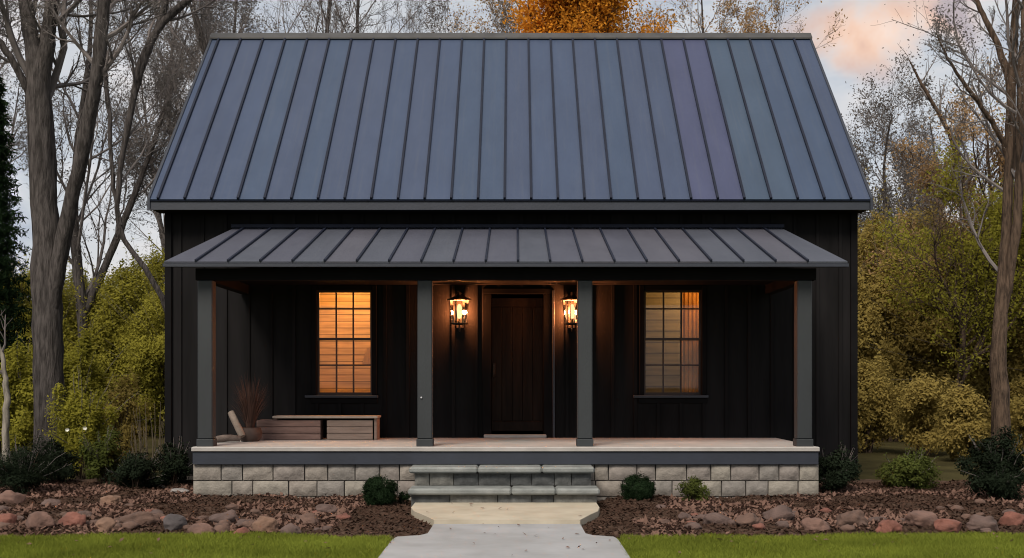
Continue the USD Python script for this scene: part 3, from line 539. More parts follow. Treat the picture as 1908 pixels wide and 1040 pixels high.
for i, a in enumerate([
    (72, 996, 56, 42, "pink", "pink rounded rock second from the left along the lawn edge"), (138, 987, 54, 42, "red", "bright rust red rock tilted between the pink and tan rocks"), (196, 996, 46, 38, "tan", "pale tan egg shaped rock right of the rust red one"),
    (12, 994, 48, 40, "red", "dark red rock cut by the left picture edge"), (262, 990, 78, 46, "brown", "wide brown rock right of the tan egg shaped rock"), (328, 994, 52, 44, "violet", "violet grey rock standing left of the porch corner line"),
    (376, 1000, 56, 34, "pink", "low pink rock in front of the porch foundation corner"), (420, 985, 66, 38, "dusky", "long dusky pink rock behind the low pink rock"), (452, 1002, 40, 28, "red", "small red brown rock at the lawn edge below the bench"),
    (497, 994, 58, 46, "tan", "rounded tan rock with broken face in the middle of the left bed"), (540, 1000, 44, 30, "dusky", "low dusky rock right of the rounded tan rock"), (572, 985, 56, 34, "brown", "flat brown rock nearest the bare mulch"), (608, 968, 50, 28, "dusky", "small dusky rock close below the foundation, right end of the left row"),
    (18, 950, 60, 40, "pink", "pink rock under the dark shrub at the far left"), (96, 955, 44, 26, "dusky", "half buried dusky rock behind the pink rounded rock"), (205, 946, 46, 26, "tan", "small tan mottled rock below the shrubs left of the house"),
    (1338, 985, 60, 34, "dusky", "dusky pink rock in the right bed nearest the steps"), (1392, 992, 50, 34, "brown", "brown rock in the right bed, second from the steps"), (1450, 980, 62, 40, "dusky", "low dusky rock in the middle of the right bed"), (1520, 994, 58, 42, "pink", "pink rock in the right bed before the porch corner"), (1590, 988, 66, 44, "brown", "large brown rock right of the porch corner"),
    (1655, 996, 50, 38, "red", "red rock in the right bed beside the large brown one"), (1715, 990, 62, 42, "pink", "pink rock left of the right hand dark shrub"), (1768, 996, 56, 36, "red", "rust red rock at the foot of the right hand shrub"), (1830, 994, 70, 40, "dusky", "wide dusky rock in front of the right hand shrub"), (1888, 990, 56, 44, "red", "red rock cut by the right picture edge")]):
    pxrock(*a, seed=i + 1)
y = YG(930); put(None, "splash_stone", rock_mesh((X(334, y), y, .11), .14, .09, .04, 77, 3, .15), RM["white"], smooth=True, label="flat whitish stone lying beside the porch foundation corner", cat="stone")

r = np.random.default_rng(91); sm = trimesh.creation.icosphere(subdivisions=2); vs = []
for i in range(130):
    x_ = r.uniform(-6.5, -1.9) if r.uniform() < .55 else r.uniform(1.6, 6.5); y_ = 11.75 + abs(r.normal(0, 1.0)); s_ = r.uniform(.025, .075)
    v = np.array(sm.vertices); v = v * (1 + .9 * (meshkit.fbm(v * 1.5 + i * 3.1, 3, i) - .5))[:, None] * s_ * [1.2, 1, .75]; vs.append((v + [x_, y_, float(bed_z(np.array([x_]), np.array([y_]))[0]) + s_ * .25], np.array(sm.faces)))
for nm, sl in (("red", slice(0, 16)), ("brown", slice(16, 90)), ("dusky", slice(90, 130))): put(None, "small_stones", merge(vs[sl]), RM[nm], smooth=True, kind="stuff", label=f"small {dict(red='rust red', brown='brown', dusky='dusky pink')[nm]} stones strewn between the border rocks", cat="stones")

# ------------------------------------------------------------------ plants
def grow(r, P, R, m, t0, ang, ln, K, upb=.15, wob=.12, rf=.6, rmin=.004, t1=1.0):
    """m children on each of the N polylines; lengths as a share of the parent's"""
    N, KP = P.shape[:2]; n = N * m
    t = (t0 + (t1 - t0) * (np.tile(np.arange(m), N) + r.uniform(0, 1, n)) / m).clip(0, .999); par = np.repeat(np.arange(N), m)
    s = t * (KP - 1); i = s.astype(int); f = (s - i)[:, None]
    p0 = P[par, i] * (1 - f) + P[par, i + 1] * f; tan = P[par, i + 1] - P[par, i]; tan /= np.linalg.norm(tan, axis=1, keepdims=True) + 1e-9
    r0 = R[par, i] * (1 - f[:, 0]) + R[par, i + 1] * f[:, 0]
    L0 = np.linalg.norm(np.diff(P, axis=1), axis=2).sum(1)[par] * ln * (1.15 - .6 * t) * r.uniform(.6, 1.25, n)
    q = r.normal(0, 1, (n, 3)); q -= (q * tan).sum(1, keepdims=True) * tan; q /= np.linalg.norm(q, axis=1, keepdims=True) + 1e-9
    a = np.radians(ang) * r.uniform(.65, 1.3, n)[:, None]; d = tan * np.cos(a) + q * np.sin(a)
    pts = [p0]
    for k in range(1, K):
        d = d + r.normal(0, wob, (n, 3)) + [0, 0, upb / K * 2]; d /= np.linalg.norm(d, axis=1, keepdims=True); pts.append(pts[-1] + d * (L0 / (K - 1))[:, None])
    C = np.stack(pts, 1); rr = np.maximum(r0 * rf, rmin)[:, None] * np.linspace(1, .35, K); return C, np.maximum(rr, rmin * .7)
def leaf_quads(p, size, r, asp=.5, droop=0.0, out=None):
    n = len(p); u = r.normal(0, 1, (n, 3))
    if out is not None:                                       # blades face outwards and up to the light
        fn = out + r.normal(0, .55, (n, 3)) + [0, 0, .5]; fn /= np.linalg.norm(fn, axis=1, keepdims=True) + 1e-9; u -= (u * fn).sum(1, keepdims=True) * fn * .9
    u[:, 2] -= droop; u /= np.linalg.norm(u, axis=1, keepdims=True)
    w = r.normal(0, 1, (n, 3)) if out is None else np.cross(fn, u); w -= (w * u).sum(1, keepdims=True) * u; w /= np.linalg.norm(w, axis=1, keepdims=True); nn = np.cross(u, w)
    s = (size * r.uniform(.55, 1.35, n))[:, None]
    v = np.stack([p, p + u * s * .5 + w * s * asp * .5 + nn * s * .06, p + u * s, p + u * s * .5 - w * s * asp * .5 + nn * s * .06], 1).reshape(-1, 3)
    k = np.arange(n)[:, None] * 4; return v, np.vstack([k + [0, 1, 2], k + [0, 2, 3]])
def along(P, n, r, jit, t0=.2):
    i = r.integers(0, len(P), n); t = r.uniform(t0, .999, n) * (P.shape[1] - 1); k = t.astype(int); f = (t - k)[:, None]
    return P[i, k] * (1 - f) + P[i, k + 1] * f + r.normal(0, jit, (n, 3))
def tree(name, label, cat, base, stems, seed, lv, bk, tw, leaf=None, group=None, sides=10):
    """stems: list of (points, radii) in world coordinates; lv: level settings for grow(); leaf: (n, size, material, jitter, keep)"""
    r = np.random.default_rng(seed); t = thing(name, label, cat, base, group)
    K = 34; P = np.stack([curve(np.c_[np.asarray(p, float), np.asarray(q, float)], K) for p, q in stems]); S, SR = P[..., :3], np.maximum(P[..., 3], .008)
    S = S + np.concatenate([np.zeros((len(S), 1, 3)), r.normal(0, .009, (len(S), K - 1, 3))], 1)
    tv, tf = tubes(S, SR, sides); cc = np.repeat(S.reshape(-1, 3), sides, 0); dv = tv - cc
    kn = meshkit.fbm(tv * [5, 5, 1.6] + seed, 3, seed) - .5; ri = meshkit.noise(tv * [26, 26, 2.2], seed + 1) - .5
    put(t, "trunk", (cc + dv * (1 + .30 * kn + .14 * ri)[:, None], tf), bk, smooth=True)
    cur = (S, SR); br = []
    for i, a in enumerate(lv):
        cur = grow(r, *cur, **a); br.append((cur, 6 if i == 0 else 4 if i == 1 else 3))
    put(t, "branches", merge([tubes(*c, s) for c, s in br]), tw)
    if leaf:
        n, size, mat, jit = leaf[:4]; ends = [b[0][0] for b in br[-2:]]
        p = np.vstack([along(ends[1], int(n * .7), r, jit), along(ends[0], int(n * .3), r, jit)])
        if len(leaf) > 4: p = p[meshkit.noise(p * leaf[5] if len(leaf) > 5 else p, seed) > leaf[4]]
        put(t, "crown", leaf_quads(p, size, r), mat)
    return t
def straight(x, y, h, r0, lean=(0, 0), seed=0, n=5):
    r = np.random.default_rng(seed); t = np.linspace(0, 1, n)
    p = np.c_[x + lean[0] * t + r.normal(0, .02 * h, n) * t * .6, y + lean[1] * t + r.normal(0, .02 * h, n) * t * .6, t * h - .1]; return p, r0 * (1 - .85 * t ** 1.1) * np.where(t == 0, 1.25, 1)
G_GREY = leafm("grey_brown_leaf", [(0.15, 0.135, 0.125), (0.20, 0.175, 0.165), (0.12, 0.11, 0.095), (0.18, 0.155, 0.135)], .4, .8, .75)
G_OLIVE = leafm("olive_leaf", [(0.245, 0.225, 0.038), (0.30, 0.27, 0.048), (0.34, 0.305, 0.07), (0.26, 0.215, 0.055)], .5, .55, .95)
G_YELL = leafm("yellow_green_leaf", [(0.24, 0.225, 0.035), (0.30, 0.275, 0.05), (0.34, 0.315, 0.09), (0.18, 0.175, 0.035)], .5, 1.1, .85)
G_BROWN = leafm("ochre_leaf", [(0.28, 0.215, 0.065), (0.32, 0.24, 0.075), (0.25, 0.21, 0.065), (0.34, 0.26, 0.10)], .5, .5, .95)
G_ORANGE = leafm("orange_leaf", [(0.60, 0.26, 0.03), (0.66, 0.34, 0.045), (0.58, 0.36, 0.06), (0.48, 0.31, 0.06)], .45, .6, .75)
G_RUST = leafm("rusty_leaf", [(0.36, 0.235, 0.12), (0.31, 0.23, 0.11), (0.42, 0.29, 0.16), (0.26, 0.225, 0.12)], .45, .8, .7)
G_CONIF = leafm("dark_conifer_needle", [(0.012, 0.022, 0.010), (0.02, 0.034, 0.014), (0.03, 0.045, 0.018)], .1, 1.2, .5)
G_BOX = leafm("boxwood_leaf", [(0.012, 0.022, 0.010), (0.022, 0.035, 0.014), (0.032, 0.045, 0.018)], .1, 5, .6)
G_MID = leafm("mid_green_leaf", [(0.07, 0.085, 0.022), (0.11, 0.12, 0.03), (0.14, 0.145, 0.045), (0.08, 0.08, 0.03)], .35, 2, .6)
G_DARK = leafm("dark_shrub_leaf", [(0.014, 0.020, 0.012), (0.025, 0.035, 0.020), (0.035, 0.05, 0.032), (0.05, 0.06, 0.04)], .15, 2.5, .5)

BARE = [dict(m=13, t0=.28, ang=42, ln=.42, K=7, upb=.5, rf=.4), dict(m=7, t0=.2, ang=42, ln=.5, K=6, upb=.3), dict(m=6, t0=.15, ang=40, ln=.5, K=5, upb=.2, rmin=.006), dict(m=5, t0=.1, ang=40, ln=.55, K=4, upb=.1, rmin=.0055)]
# left: the big forked tree in front
YT = 20.5
q = lambda px, py, dy=0: (X(px, YT + dy), YT + dy, Z(py, YT + dy))
base = (X(92, YT), YT, 0)
w = lambda p: p * YT / FPX / 2
stems = [([base, q(92, 760), q(88, 540), q(82, 350), q(72, 190), q(62, 90), q(45, -10, .2), q(25, -140, .4), q(-10, -330, .6)], [w(64), w(54), w(52), w(47), w(44), w(30), w(25), w(18), w(4)]),
         ([q(72, 215), q(80, 130), q(92, 50, -.1), q(108, -60, -.3), q(120, -300, -.6)], [w(34), w(30), w(26), w(20), w(4)]),
         ([q(92, 610), q(104, 520, -.1), q(122, 430, -.2), q(150, 300, -.4), q(180, 140, -.6), q(193, 20, -.7), q(215, -200, -1)], [w(26), w(30), w(28), w(26), w(23), w(22), w(5)]),
         ([q(62, 215, .02), q(50, 165, -.1), q(15, 100, -.3), q(-40, 30, -.5), q(-130, -60, -.8)], [w(13), w(14), w(12), w(9), w(3)])]
tree("oak_tree", "tall forked grey tree left of the house with bare twigs", "tree", base, stems, 1, [dict(m=10, t0=.5, ang=45, ln=.28, K=7, upb=.3, rf=.4), dict(m=7, t0=.2, ang=42, ln=.5, K=6, upb=.2), dict(m=6, t0=.15, ang=40, ln=.5, K=5, rmin=.005), dict(m=5, t0=.1, ang=42, ln=.55, K=4, rmin=.0045)], BARK_GREY, BARK_TWIG, (30000, .05, G_GREY, .10, .42, .9), sides=24)
# leaning and limbed trees behind it
YT = 26.0
q = lambda px, py, dy=0: (X(px, YT + dy), YT + dy, Z(py, YT + dy)); w = lambda p: p * YT / FPX / 2
base = (X(345, YT), YT, 0)
tree("leaning_tree", "slim grey tree leaning out from behind the house's left corner with crossing upper limbs", "tree", base,
     [([base, q(325, 640), q(298, 545), q(262, 490), q(228, 440), q(222, 340), q(245, 200), q(282, 75), q(318, 28), q(362, -8), q(450, -130)], [w(16), w(13), w(11), w(10), w(9), w(10), w(12), w(14), w(14), w(12), w(3)]),
      ([q(250, 185), q(276, 95), q(298, 40), q(312, -10), q(330, -150)], [w(12), w(13), w(13), w(12), w(3)]),
      ([q(226, 420), q(215, 370), q(205, 250), q(196, 120), q(192, -20), q(190, -150)], [w(7), w(7), w(8), w(9), w(9), w(3)])],
     2, [dict(m=9, t0=.45, ang=45, ln=.28, K=7, upb=.4, rf=.4), dict(m=7, t0=.2, ang=42, ln=.5, K=6), dict(m=6, t0=.15, ang=40, ln=.5, K=5, rmin=.005), dict(m=5, t0=.1, ang=42, ln=.55, K=4, rmin=.0045)], BARK_GREY, BARK_TWIG, (26000, .05, G_GREY, .1, .42, .9))
# far bare trees seen over the roof
def far(px, y, h, r0, seed, label, name="bare_tree", lv=BARE, leaf=None, lean=(0, 0), n2=0, group=None, bk=BARK_GREY):
    x = X(px, y); stems = [straight(x, y, h, r0, lean, seed)]
    for k in range(n2):
        rr = np.random.default_rng(seed * 31 + k); a = rr.uniform(0, 6.28); b = stems[0][0][1] + [0, 0, 0]; e = b + [math.cos(a) * h * .22, math.sin(a) * h * .22, h * .62]; m_ = (b * .55 + e * .45) + [math.cos(a) * .2, math.sin(a) * .2, 0]
        stems.append((np.array([b, m_, e]), np.array([r0 * .62, r0 * .45, .02])))
    return tree(name, label, "tree", (x, y, 0), stems, seed, lv, bk, bk if bk is BARK_BROWN else BARK_TWIG, leaf, group)
FINE = [dict(m=14, t0=.25, ang=38, ln=.36, K=7, upb=.5, rf=.38), dict(m=7, t0=.15, ang=40, ln=.5, K=6, upb=.3), dict(m=6, t0=.1, ang=40, ln=.5, K=5, upb=.2, rmin=.006), dict(m=4, t0=.1, ang=42, ln=.55, K=4, rmin=.005)]
far(505, 33, 15.5, .17, 11, "bare tree with paired slanting stems over the left part of the roof", lv=FINE, leaf=(9000, .07, G_GREY, .08), lean=(2.2, 0), n2=2)
far(425, 37, 15, .2, 12, "bare grey tree behind the roof's left corner", lv=FINE, leaf=(7000, .08, G_GREY, .1), n2=0)
far(682, 34, 15, .16, 13, "bare fan shaped tree standing above the roof left of centre", lv=FINE, lean=(-.3, 0), n2=2)
far(600, 40, 14.8, .15, 14, "fine twigged bare tree between the slanting and the fan shaped trees", lv=FINE, leaf=(7000, .08, G_GREY, .1), n2=1)
far(845, 38, 13.6, .14, 15, "low grey tree with sparse leaves peeping over the ridge left of the orange tree", lv=FINE, leaf=(9000, .09, G_GREY, .1), n2=1)
far(955, 37, 15.2, .15, 16, "pale brown thin leaved tree directly left of the orange tree", lv=FINE, leaf=(26000, .085, G_RUST, .15), n2=1)
far(1325, 37, 14.6, .16, 17, "grey brown half bare tree directly right of the orange tree", lv=FINE, leaf=(12000, .085, G_RUST, .15), n2=1)
far(1440, 36, 12.9, .14, 18, "small brown crowned tree over the right part of the ridge", lv=FINE, leaf=(18000, .085, G_RUST, .12), n2=1)
BROAD = [dict(m=16, t0=.25, ang=55, ln=.36, K=6, upb=.5), dict(m=8, t0=.2, ang=45, ln=.5, K=5, upb=.2), dict(m=7, t0=.2, ang=45, ln=.5, K=4, rmin=.01)]
far(1140, 31, 14.0, .24, 19, "bright orange autumn tree rising behind the roof ridge", "maple_tree", [dict(m=18, t0=.25, ang=50, ln=.21, K=6, upb=.5), dict(m=9, t0=.2, ang=45, ln=.5, K=5, upb=.2), dict(m=7, t0=.2, ang=45, ln=.5, K=4, rmin=.01)], (110000, .10, G_ORANGE, .24), n2=2, bk=BARK_BROWN)
# left background
far(150, 33, 14.5, .2, 21, "tall bare tree in the mist behind the forked tree", lv=FINE, leaf=(34000, .07, G_GREY, .16, .40, .6), n2=1)
far(-30, 31, 14.5, .2, 22, "bare grey tree at the far left edge behind the conifer", lv=FINE, leaf=(34000, .07, G_GREY, .16, .40, .6), n2=1)
far(330, 40, 15, .2, 23, "bare tree beyond the limbed tree at the house's left side", lv=FINE, leaf=(24000, .075, G_GREY, .14, .42, .6), n2=1)
# right: the tall tree at the right edge and its neighbours
YT = 22.0
q = lambda px, py, dy=0: (X(px, YT + dy), YT + dy, Z(py, YT + dy)); w = lambda p: p * YT / FPX / 2
base = (X(1863, YT), YT, 0)
tree("tall_tree", "tall slender twin stemmed tree with upright bare limbs at the right edge", "tree", base,
     [([base, q(1864, 760), q(1862, 640), q(1868, 520), q(1880, 350), q(1885, 180), q(1890, 60), q(1898, -80), q(1905, -300)], [w(38), w(33), w(28), w(20), w(18), w(17), w(14), w(10), w(3)]),
      ([q(1864, 610), q(1882, 500, -.1), q(1897, 380, -.2), q(1902, 200, -.3), q(1912, 20, -.3), q(1925, -200, -.4)], [w(16), w(18), w(17), w(16), w(13), w(4)]),
      ([q(1885, 190), q(1868, 110, .1), q(1838, 40, .2), q(1800, -40, .3), q(1760, -140, .4)], [w(14), w(13), w(10), w(8), w(2)]),
      ([q(1880, 300, .05), q(1850, 230, -.1), q(1800, 160, -.3), q(1745, 60, -.4)], [w(9), w(9), w(7), w(2)])],
     5, [dict(m=11, t0=.3, ang=42, ln=.26, K=7, upb=.4, rf=.4), dict(m=7, t0=.2, ang=42, ln=.5, K=5, upb=.2), dict(m=6, t0=.15, ang=40, ln=.5, K=4, rmin=.005)], BARK_BROWN, BARK_TWIG, (13000, .055, G_GREY, .22, .5, 1.3), sides=20)
YT = 30.0
q = lambda px, py, dy=0: (X(px, YT + dy), YT + dy, Z(py, YT + dy)); w = lambda p: p * YT / FPX / 2
base = (X(1815, YT), YT, 0)
tree("snag", "dead leaning snag with a bare broken tip against the sky", "tree", base, [([base, q(1812, 560), q(1800, 400), q(1770, 250), q(1725, 170), q(1695, 112)], [w(18), w(14), w(12), w(9), w(6), w(2)])], 6, [dict(m=9, t0=.6, ang=45, ln=.12, K=5, upb=.2), dict(m=4, t0=.2, ang=45, ln=.5, K=4)], BARK_BROWN, BARK_TWIG)
far(1655, 34, 9.8, .14, 31, "grey fine twigged tree just right of the roof's end", lv=FINE, leaf=(30000, .075, G_GREY, .14), n2=2)
far(1735, 37, 10.2, .15, 32, "grey bare tree between the roof's end and the snag", lv=FINE, leaf=(14000, .085, G_GREY, .12), n2=2)
far(1850, 29, 8.6, .13, 33, "rusty leaved tree behind the tall twin stemmed tree", "young_tree", BROAD, (32000, .085, G_RUST, .2, .36, .7), n2=1, bk=BARK_BROWN)
far(1790, 27, 6.6, .1, 34, "olive yellow young tree left of the tall twin stemmed tree", "young_tree", BROAD, (30000, .08, G_YELL, .2, .4, .7), n2=1, bk=BARK_BROWN)

# bushy masses
def bush(name, label, cat, c, rx, ry, rz, n, size, mat, seed, nc=40, cr=.3, group=None, bk=BARK_BROWN, asp=.5, stems=14, low=.0, shell=.0, ragged=0, shoots=0):
    r = np.random.default_rng(seed); c = np.asarray(c, float); t = thing(name, label, cat, tuple(c), group)
    d = r.normal(0, 1, (nc, 3)); d /= np.linalg.norm(d, axis=1, keepdims=True); rad = np.maximum(r.uniform(0, 1, nc) ** (1 / 2.2), shell); k = d * rad[:, None] * (1 - cr * .6)
    k[:, 2] = np.where(k[:, 2] < -.8 + low, -k[:, 2], k[:, 2])
    if ragged: k *= (1 + ragged * r.normal(0, .3, nc))[:, None] * [1, 1, 1]
    i = r.integers(0, nc, n) if not ragged else np.minimum((r.uniform(0, 1, n) ** 1.5 * nc).astype(int), nc - 1); o = r.normal(0, 1, (n, 3)); o /= np.linalg.norm(o, axis=1, keepdims=True); o *= (r.uniform(0, 1, n) ** .5)[:, None]
    p = k[i] + o * cr * r.uniform(.6, 1.3, nc)[i][:, None]
    p = p * [rx, ry, rz] + c + [0, 0, rz * .92]; p[:, 2] = np.maximum(p[:, 2], c[2] + .02 + r.uniform(0, .06, n))
    oo = k[i] * .9 + o * .6; put(t, "crown", leaf_quads(p, size, r, asp, out=oo / (np.linalg.norm(oo, axis=1, keepdims=True) + 1e-9)), mat)
    a = r.uniform(0, 6.28, stems); e = k[r.integers(0, nc, stems)] * [rx, ry, rz] + c + [0, 0, rz * .92]; b = c + np.c_[np.cos(a) * rx * .12, np.sin(a) * ry * .12, np.full(stems, -.05)]
    S = np.stack([b * (1 - s) + e * s + np.array([0, 0, 1]) * rz * .15 * math.sin(s * math.pi) for s in np.linspace(0, 1, 6)], 1)
    if shoots:
        i = r.integers(0, nc, shoots); d = k[i] * [1, 1, 1] + [0, 0, .55]; d /= np.linalg.norm(d, axis=1, keepdims=True); b0_ = k[i] * [rx, ry, rz] * .5 + c + [0, 0, rz * .8]; ln = rz * r.uniform(.5, 1.25, shoots)[:, None]
        H = np.stack([b0_ + d * ln * q_ + r.normal(0, .02, (shoots, 3)) * q_ + [0, 0, 0] for q_ in (0, .35, .7, 1.0)], 1); put(t, "shoots", tubes(H, np.tile([.006, .005, .004, .002], (shoots, 1)), 4), BARK_TWIG)
        m_ = shoots * 26; hp = along(H, m_, r, .02, .25); put(t, "shoot_leaves", leaf_quads(hp, size * .9, r, asp), mat)
    put(t, "stems", tubes(S, np.linspace(1, .35, 6)[None] * np.full((stems, 1), max(.012, .02 * rx)), 5), bk, smooth=True)
    return t
def pxbush(name, label, cat, px, pyb, w, h, y, n, size, mat, seed, zb=None, dy=1.0, **kw):
    s = y / FPX; z0 = 0.0 if zb is None else zb
    return bush(name, label, cat, (X(px, y), y, z0), w * s / 2, w * s / 2 * dy, h * s / 2, n, size, mat, seed, **kw)
# clipped boxwoods by the steps and neighbours
pxbush("boxwood", "dark round clipped boxwood left of the stone steps", "shrub", 706, 948, 76, 66, 14.35, 24000, .02, G_BOX, 41, nc=170, cr=.22, stems=8, shell=.72)
pxbush("boxwood", "dark round clipped boxwood right of the stone steps", "shrub", 1189, 938, 72, 62, 14.65, 24000, .02, G_BOX, 42, nc=170, cr=.22, stems=8, shell=.72)
pxbush("small_shrub", "loose yellow green small shrub right of the right boxwood", "shrub", 1292, 945, 66, 58, 14.5, 5200, .028, G_MID, 43, nc=30, cr=.3)
pxbush("small_shrub", "low dark shrublet tucked between left boxwood and steps", "shrub", 752, 948, 26, 30, 14.55, 1500, .022, G_BOX, 44, nc=14, cr=.4, stems=5)
# left border
pxbush("dark_shrub", "spreading dark shrub at the far left above the pink rock", "shrub", 40, 930, 170, 104, 15.6, 15000, .042, G_DARK, 51, nc=46, cr=.30, asp=.3, ragged=.7, shoots=60)
pxbush("dark_shrub", "dark shrub at the foot of the forked tree", "shrub", 96, 925, 110, 84, 17.2, 9000, .05, G_DARK, 52, nc=40, cr=.3, ragged=.7, shoots=50)
pxbush("green_shrub", "loose mid green leafy shrub between the dark shrubs left of the house", "shrub", 190, 925, 100, 105, 17.2, 8000, .05, G_MID, 50, nc=34, cr=.28, ragged=.6, shoots=50)
pxbush("dark_shrub", "dark low twiggy shrub between the green shrub and the porch corner", "shrub", 255, 930, 120, 76, 16.4, 9000, .042, G_DARK, 53, nc=40, cr=.3, ragged=.8, shoots=70)
pxbush("dark_shrub", "blackish shrub against the house's left corner", "shrub", 325, 925, 80, 90, 16.9, 8000, .04, G_DARK, 54, nc=36, cr=.3, ragged=.7, shoots=50)
wf = pxbush("flowering_shrub", "yellow green shrub with two white blossoms right of the forked trunk", "shrub", 150, 880, 120, 185, 18.6, 17000, .05, G_YELL, 55, nc=45, cr=.26, ragged=.5, shoots=50)
PETAL = surf("white_petal", two((.5, .5, .42), .95), 3, .6)
for bpx, bpy in ((126, 801), (159, 798)):
    c = np.array([X(bpx, 17.75), 17.75, Z(bpy, 17.75)]); r = np.random.default_rng(bpx); vs = []
    for k in range(9):
        a = k * 2 * math.pi / 9; d = np.array([math.cos(a), -.5, math.sin(a) * .7]); d /= np.linalg.norm(d); s_ = np.cross(d, [0, 1, 0]); s_ /= np.linalg.norm(s_); s_ = s_ * .012
        vs.append((np.array([c, c + d * .02 + s_, c + d * .042, c + d * .02 - s_]), np.array([[0, 1, 2], [0, 2, 3]])))
    put(wf, "blossom", merge(vs), PETAL)
pxbush("yellow_bush", "yellow green leafy bush left of the forked trunk", "bush", 40, 850, 130, 230, 23, 24000, .07, G_YELL, 56, nc=60, cr=.24, ragged=.4, shoots=40)
pxbush("yellow_bush", "tall yellow green bush right of the forked trunk", "bush", 140, 860, 130, 240, 23.5, 26000, .07, G_YELL, 57, nc=60, cr=.23, ragged=.4, shoots=40)
pxbush("brown_bush", "thin brown stemmed bush near the house's left wall", "bush", 232, 860, 110, 180, 22.5, 7000, .06, G_BROWN, 58, nc=40, cr=.3, stems=40)
r = np.random.default_rng(59); n = 34; t = thing("dry_stems", "clump of tall dry upright stems against the house's left wall", "plant", (X(285, 21), 21, 0))
S = np.stack([np.stack([np.r_[X(285, 21) + dx, 21 + dy, -.05], np.r_[X(285, 21) + dx * 1.1, 21 + dy, hh * .5], np.r_[X(285, 21) + dx * 1.25 + lx, 21 + dy, hh]]) for dx, dy, hh, lx in zip(r.uniform(-.3, .28, n), r.uniform(-.3, .3, n), r.uniform(.5, 1.25, n), r.normal(0, .05, n))])
put(t, "stems", tubes(S, np.tile([.011, .008, .004], (n, 1)), 5), surf("dry_stem", two((0.075, 0.058, 0.036)), 5, .9), smooth=True)
# conifer and birch at the left edge
xc, yc = X(-12, 25), 25.0; t = thing("conifer", "dark green conifer at the far left edge", "tree", (xc, yc, 0))
put(t, "trunk", tube([(xc, yc, -.1), (xc, yc, 4), (xc, yc, 8.6)], [.16, .11, .02], 10), BARK_BROWN, smooth=True)
r = np.random.default_rng(61); n = 44000; hz = .9 + 7.6 * r.uniform(0, 1, n) ** 1.15; lay = np.floor(hz / .34); ph = np.sin(lay * 12.9) * 40
rad = (1.05 * (1 - (hz / 8.7)) ** .8 + .08) * (.65 + .5 * ((hz / .34) % 1 < .55)); a = r.uniform(0, 6.28, n); a = a + .35 * np.sin(a * 9 + ph); rr = rad * r.uniform(0, 1, n) ** .45 * (.8 + .25 * np.sin(a * 7 + ph))
p = np.c_[xc + rr * np.cos(a), yc + rr * np.sin(a), hz - rr * .35]; put(t, "crown", leaf_quads(p, .13, r, .22, .6), G_CONIF)
YT = 19.5; q = lambda px, py, dy=0: (X(px, YT + dy), YT + dy, Z(py, YT + dy)); w = lambda p: p * YT / FPX / 2; base = (X(12, YT), YT, 0)
tree("birch_sapling", "thin pale stemmed sapling at the left edge in front of the conifer", "tree", base, [([base, q(12, 780), q(10, 700), q(0, 655), q(-14, 600), q(-30, 520)], [w(13), w(12), w(10), w(8), w(6), w(2)])], 8, [dict(m=8, t0=.5, ang=45, ln=.25, K=5, upb=.3), dict(m=4, t0=.2, ang=40, ln=.5, K=4)], BARK_PALE, BARK_TWIG)
# right border
pxbush("dark_shrub", "dark green shrub at the right edge below the tall tree", "shrub", 1858, 962, 130, 130, 14.7, 18000, .042, G_DARK, 62, nc=56, cr=.28, ragged=.6, shoots=60)
pxbush("dark_shrub", "dark green shrub beside the porch's right end", "shrub", 1560, 950, 100, 90, 15.8, 12000, .042, G_DARK, 63, nc=46, cr=.3, ragged=.6, shoots=50)
pxbush("dark_shrub", "low olive shrub between the right porch end and edge shrub", "shrub", 1690, 945, 120, 76, 16.4, 12000, .045, G_MID, 64, nc=46, cr=.3, ragged=.6, shoots=50)
for i, (px, w_, h_, y, lab) in enumerate([(1615, 150, 120, 26, "low ochre bush behind the house's right corner"), (1720, 170, 100, 25, "broad low ochre bush in front of the ochre trees"), (1800, 110, 90, 23, "small ochre bush left of the tall twin stemmed tree"), (1915, 120, 110, 24, "ochre bush cut by the right picture edge")]):
    pxbush("ochre_bush", lab, "bush", px, 850, w_, h_ * 1.6, y, 14000, .08, G_BROWN, 90 + i, nc=40, cr=.3)
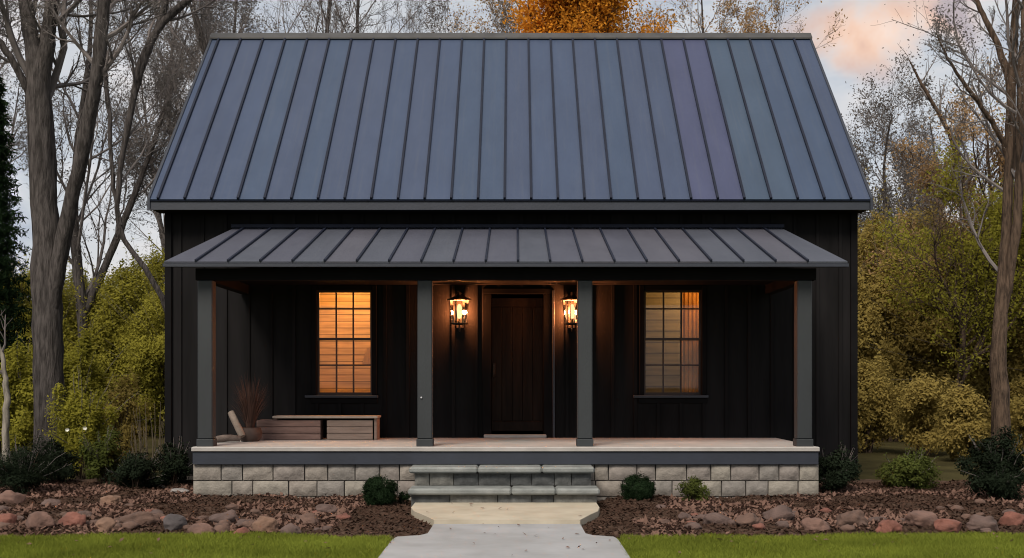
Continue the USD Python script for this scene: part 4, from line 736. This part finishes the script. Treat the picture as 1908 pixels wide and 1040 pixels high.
# woodland edge, left olive and right ochre: copies of three crowns
def wood(src_args, spots, labels, group):
    src = None
    for (px, y, sc, rz), lab in zip(spots, labels):
        if src is None:
            src = bush(src_args["name"], lab, "tree", (X(px, y), y, 0), group=None, bk=BARK_BROWN, **{k: v for k, v in src_args.items() if k != "name"}); s0 = sc
        else: copy_of(src, src_args["name"], (X(px, y), y, 0), rz, sc, label=lab, cat="tree")
OL = dict(name="olive_tree_thicket", rx=2.2, ry=2.0, rz=2.7, n=85000, size=.10, mat=G_OLIVE, seed=71, nc=260, cr=.16, shoots=160, stems=20)
wood(OL, [(235, 34, 1, 0), (150, 37, 1.02, 80), (300, 39, 1.18, 160), (60, 33, .95, 230), (-40, 36, 1.1, 300), (345, 33, .9, 40)],
     ["olive green rounded tree in the middle of the left woodland edge", "olive tree directly behind the forked trunk", "taller olive tree behind the leaning tree near the house", "olive tree between the conifer and the forked trunk", "olive tree behind the conifer at the far left edge", "low olive tree partly hidden by the house's left wall"], "")
OC = dict(name="ochre_tree_thicket", rx=2.1, ry=2.0, rz=3.3, n=95000, size=.10, mat=G_BROWN, seed=72, nc=260, cr=.16, shoots=160, stems=20)
wood(OC, [(1660, 31, 1, 0), (1745, 33, 1.08, 70), (1830, 30, 1.0, 150), (1905, 33, 1.15, 220), (1600, 34, 1.02, 290), (1960, 29, 1.0, 20)],
     ["ochre leaved tree just right of the house's right corner", "ochre tree left of the snag's foot", "ochre tree behind the tall twin stemmed tree's left side", "ochre tree behind the tall tree at the right edge", "ochre tree half hidden by the house's right wall", "ochre tree cut by the right picture edge"], "")
# far-off wood that closes the view
r = np.random.default_rng(81); n = 150000; ang_ = r.uniform(-.62, .62, n); dist = r.uniform(52, 66, n); hmax = 4.2 + 2.5 * meshkit.noise(np.c_[ang_ * 26, 0 * ang_, 0 * ang_], 4)
p = np.c_[np.sin(ang_) * dist, np.cos(ang_) * dist, hmax * r.uniform(0, 1, n) ** .75]; G_FAR = leafm("far_wood_leaf", [(0.17, 0.15, 0.11), (0.21, 0.175, 0.12), (0.16, 0.155, 0.085), (0.20, 0.17, 0.15)], .45, .2, .75)
put(None, "distant_wood", leaf_quads(p, .32, r, .6), G_FAR, kind="stuff", label="far grey brown wood behind the trees", cat="woodland")
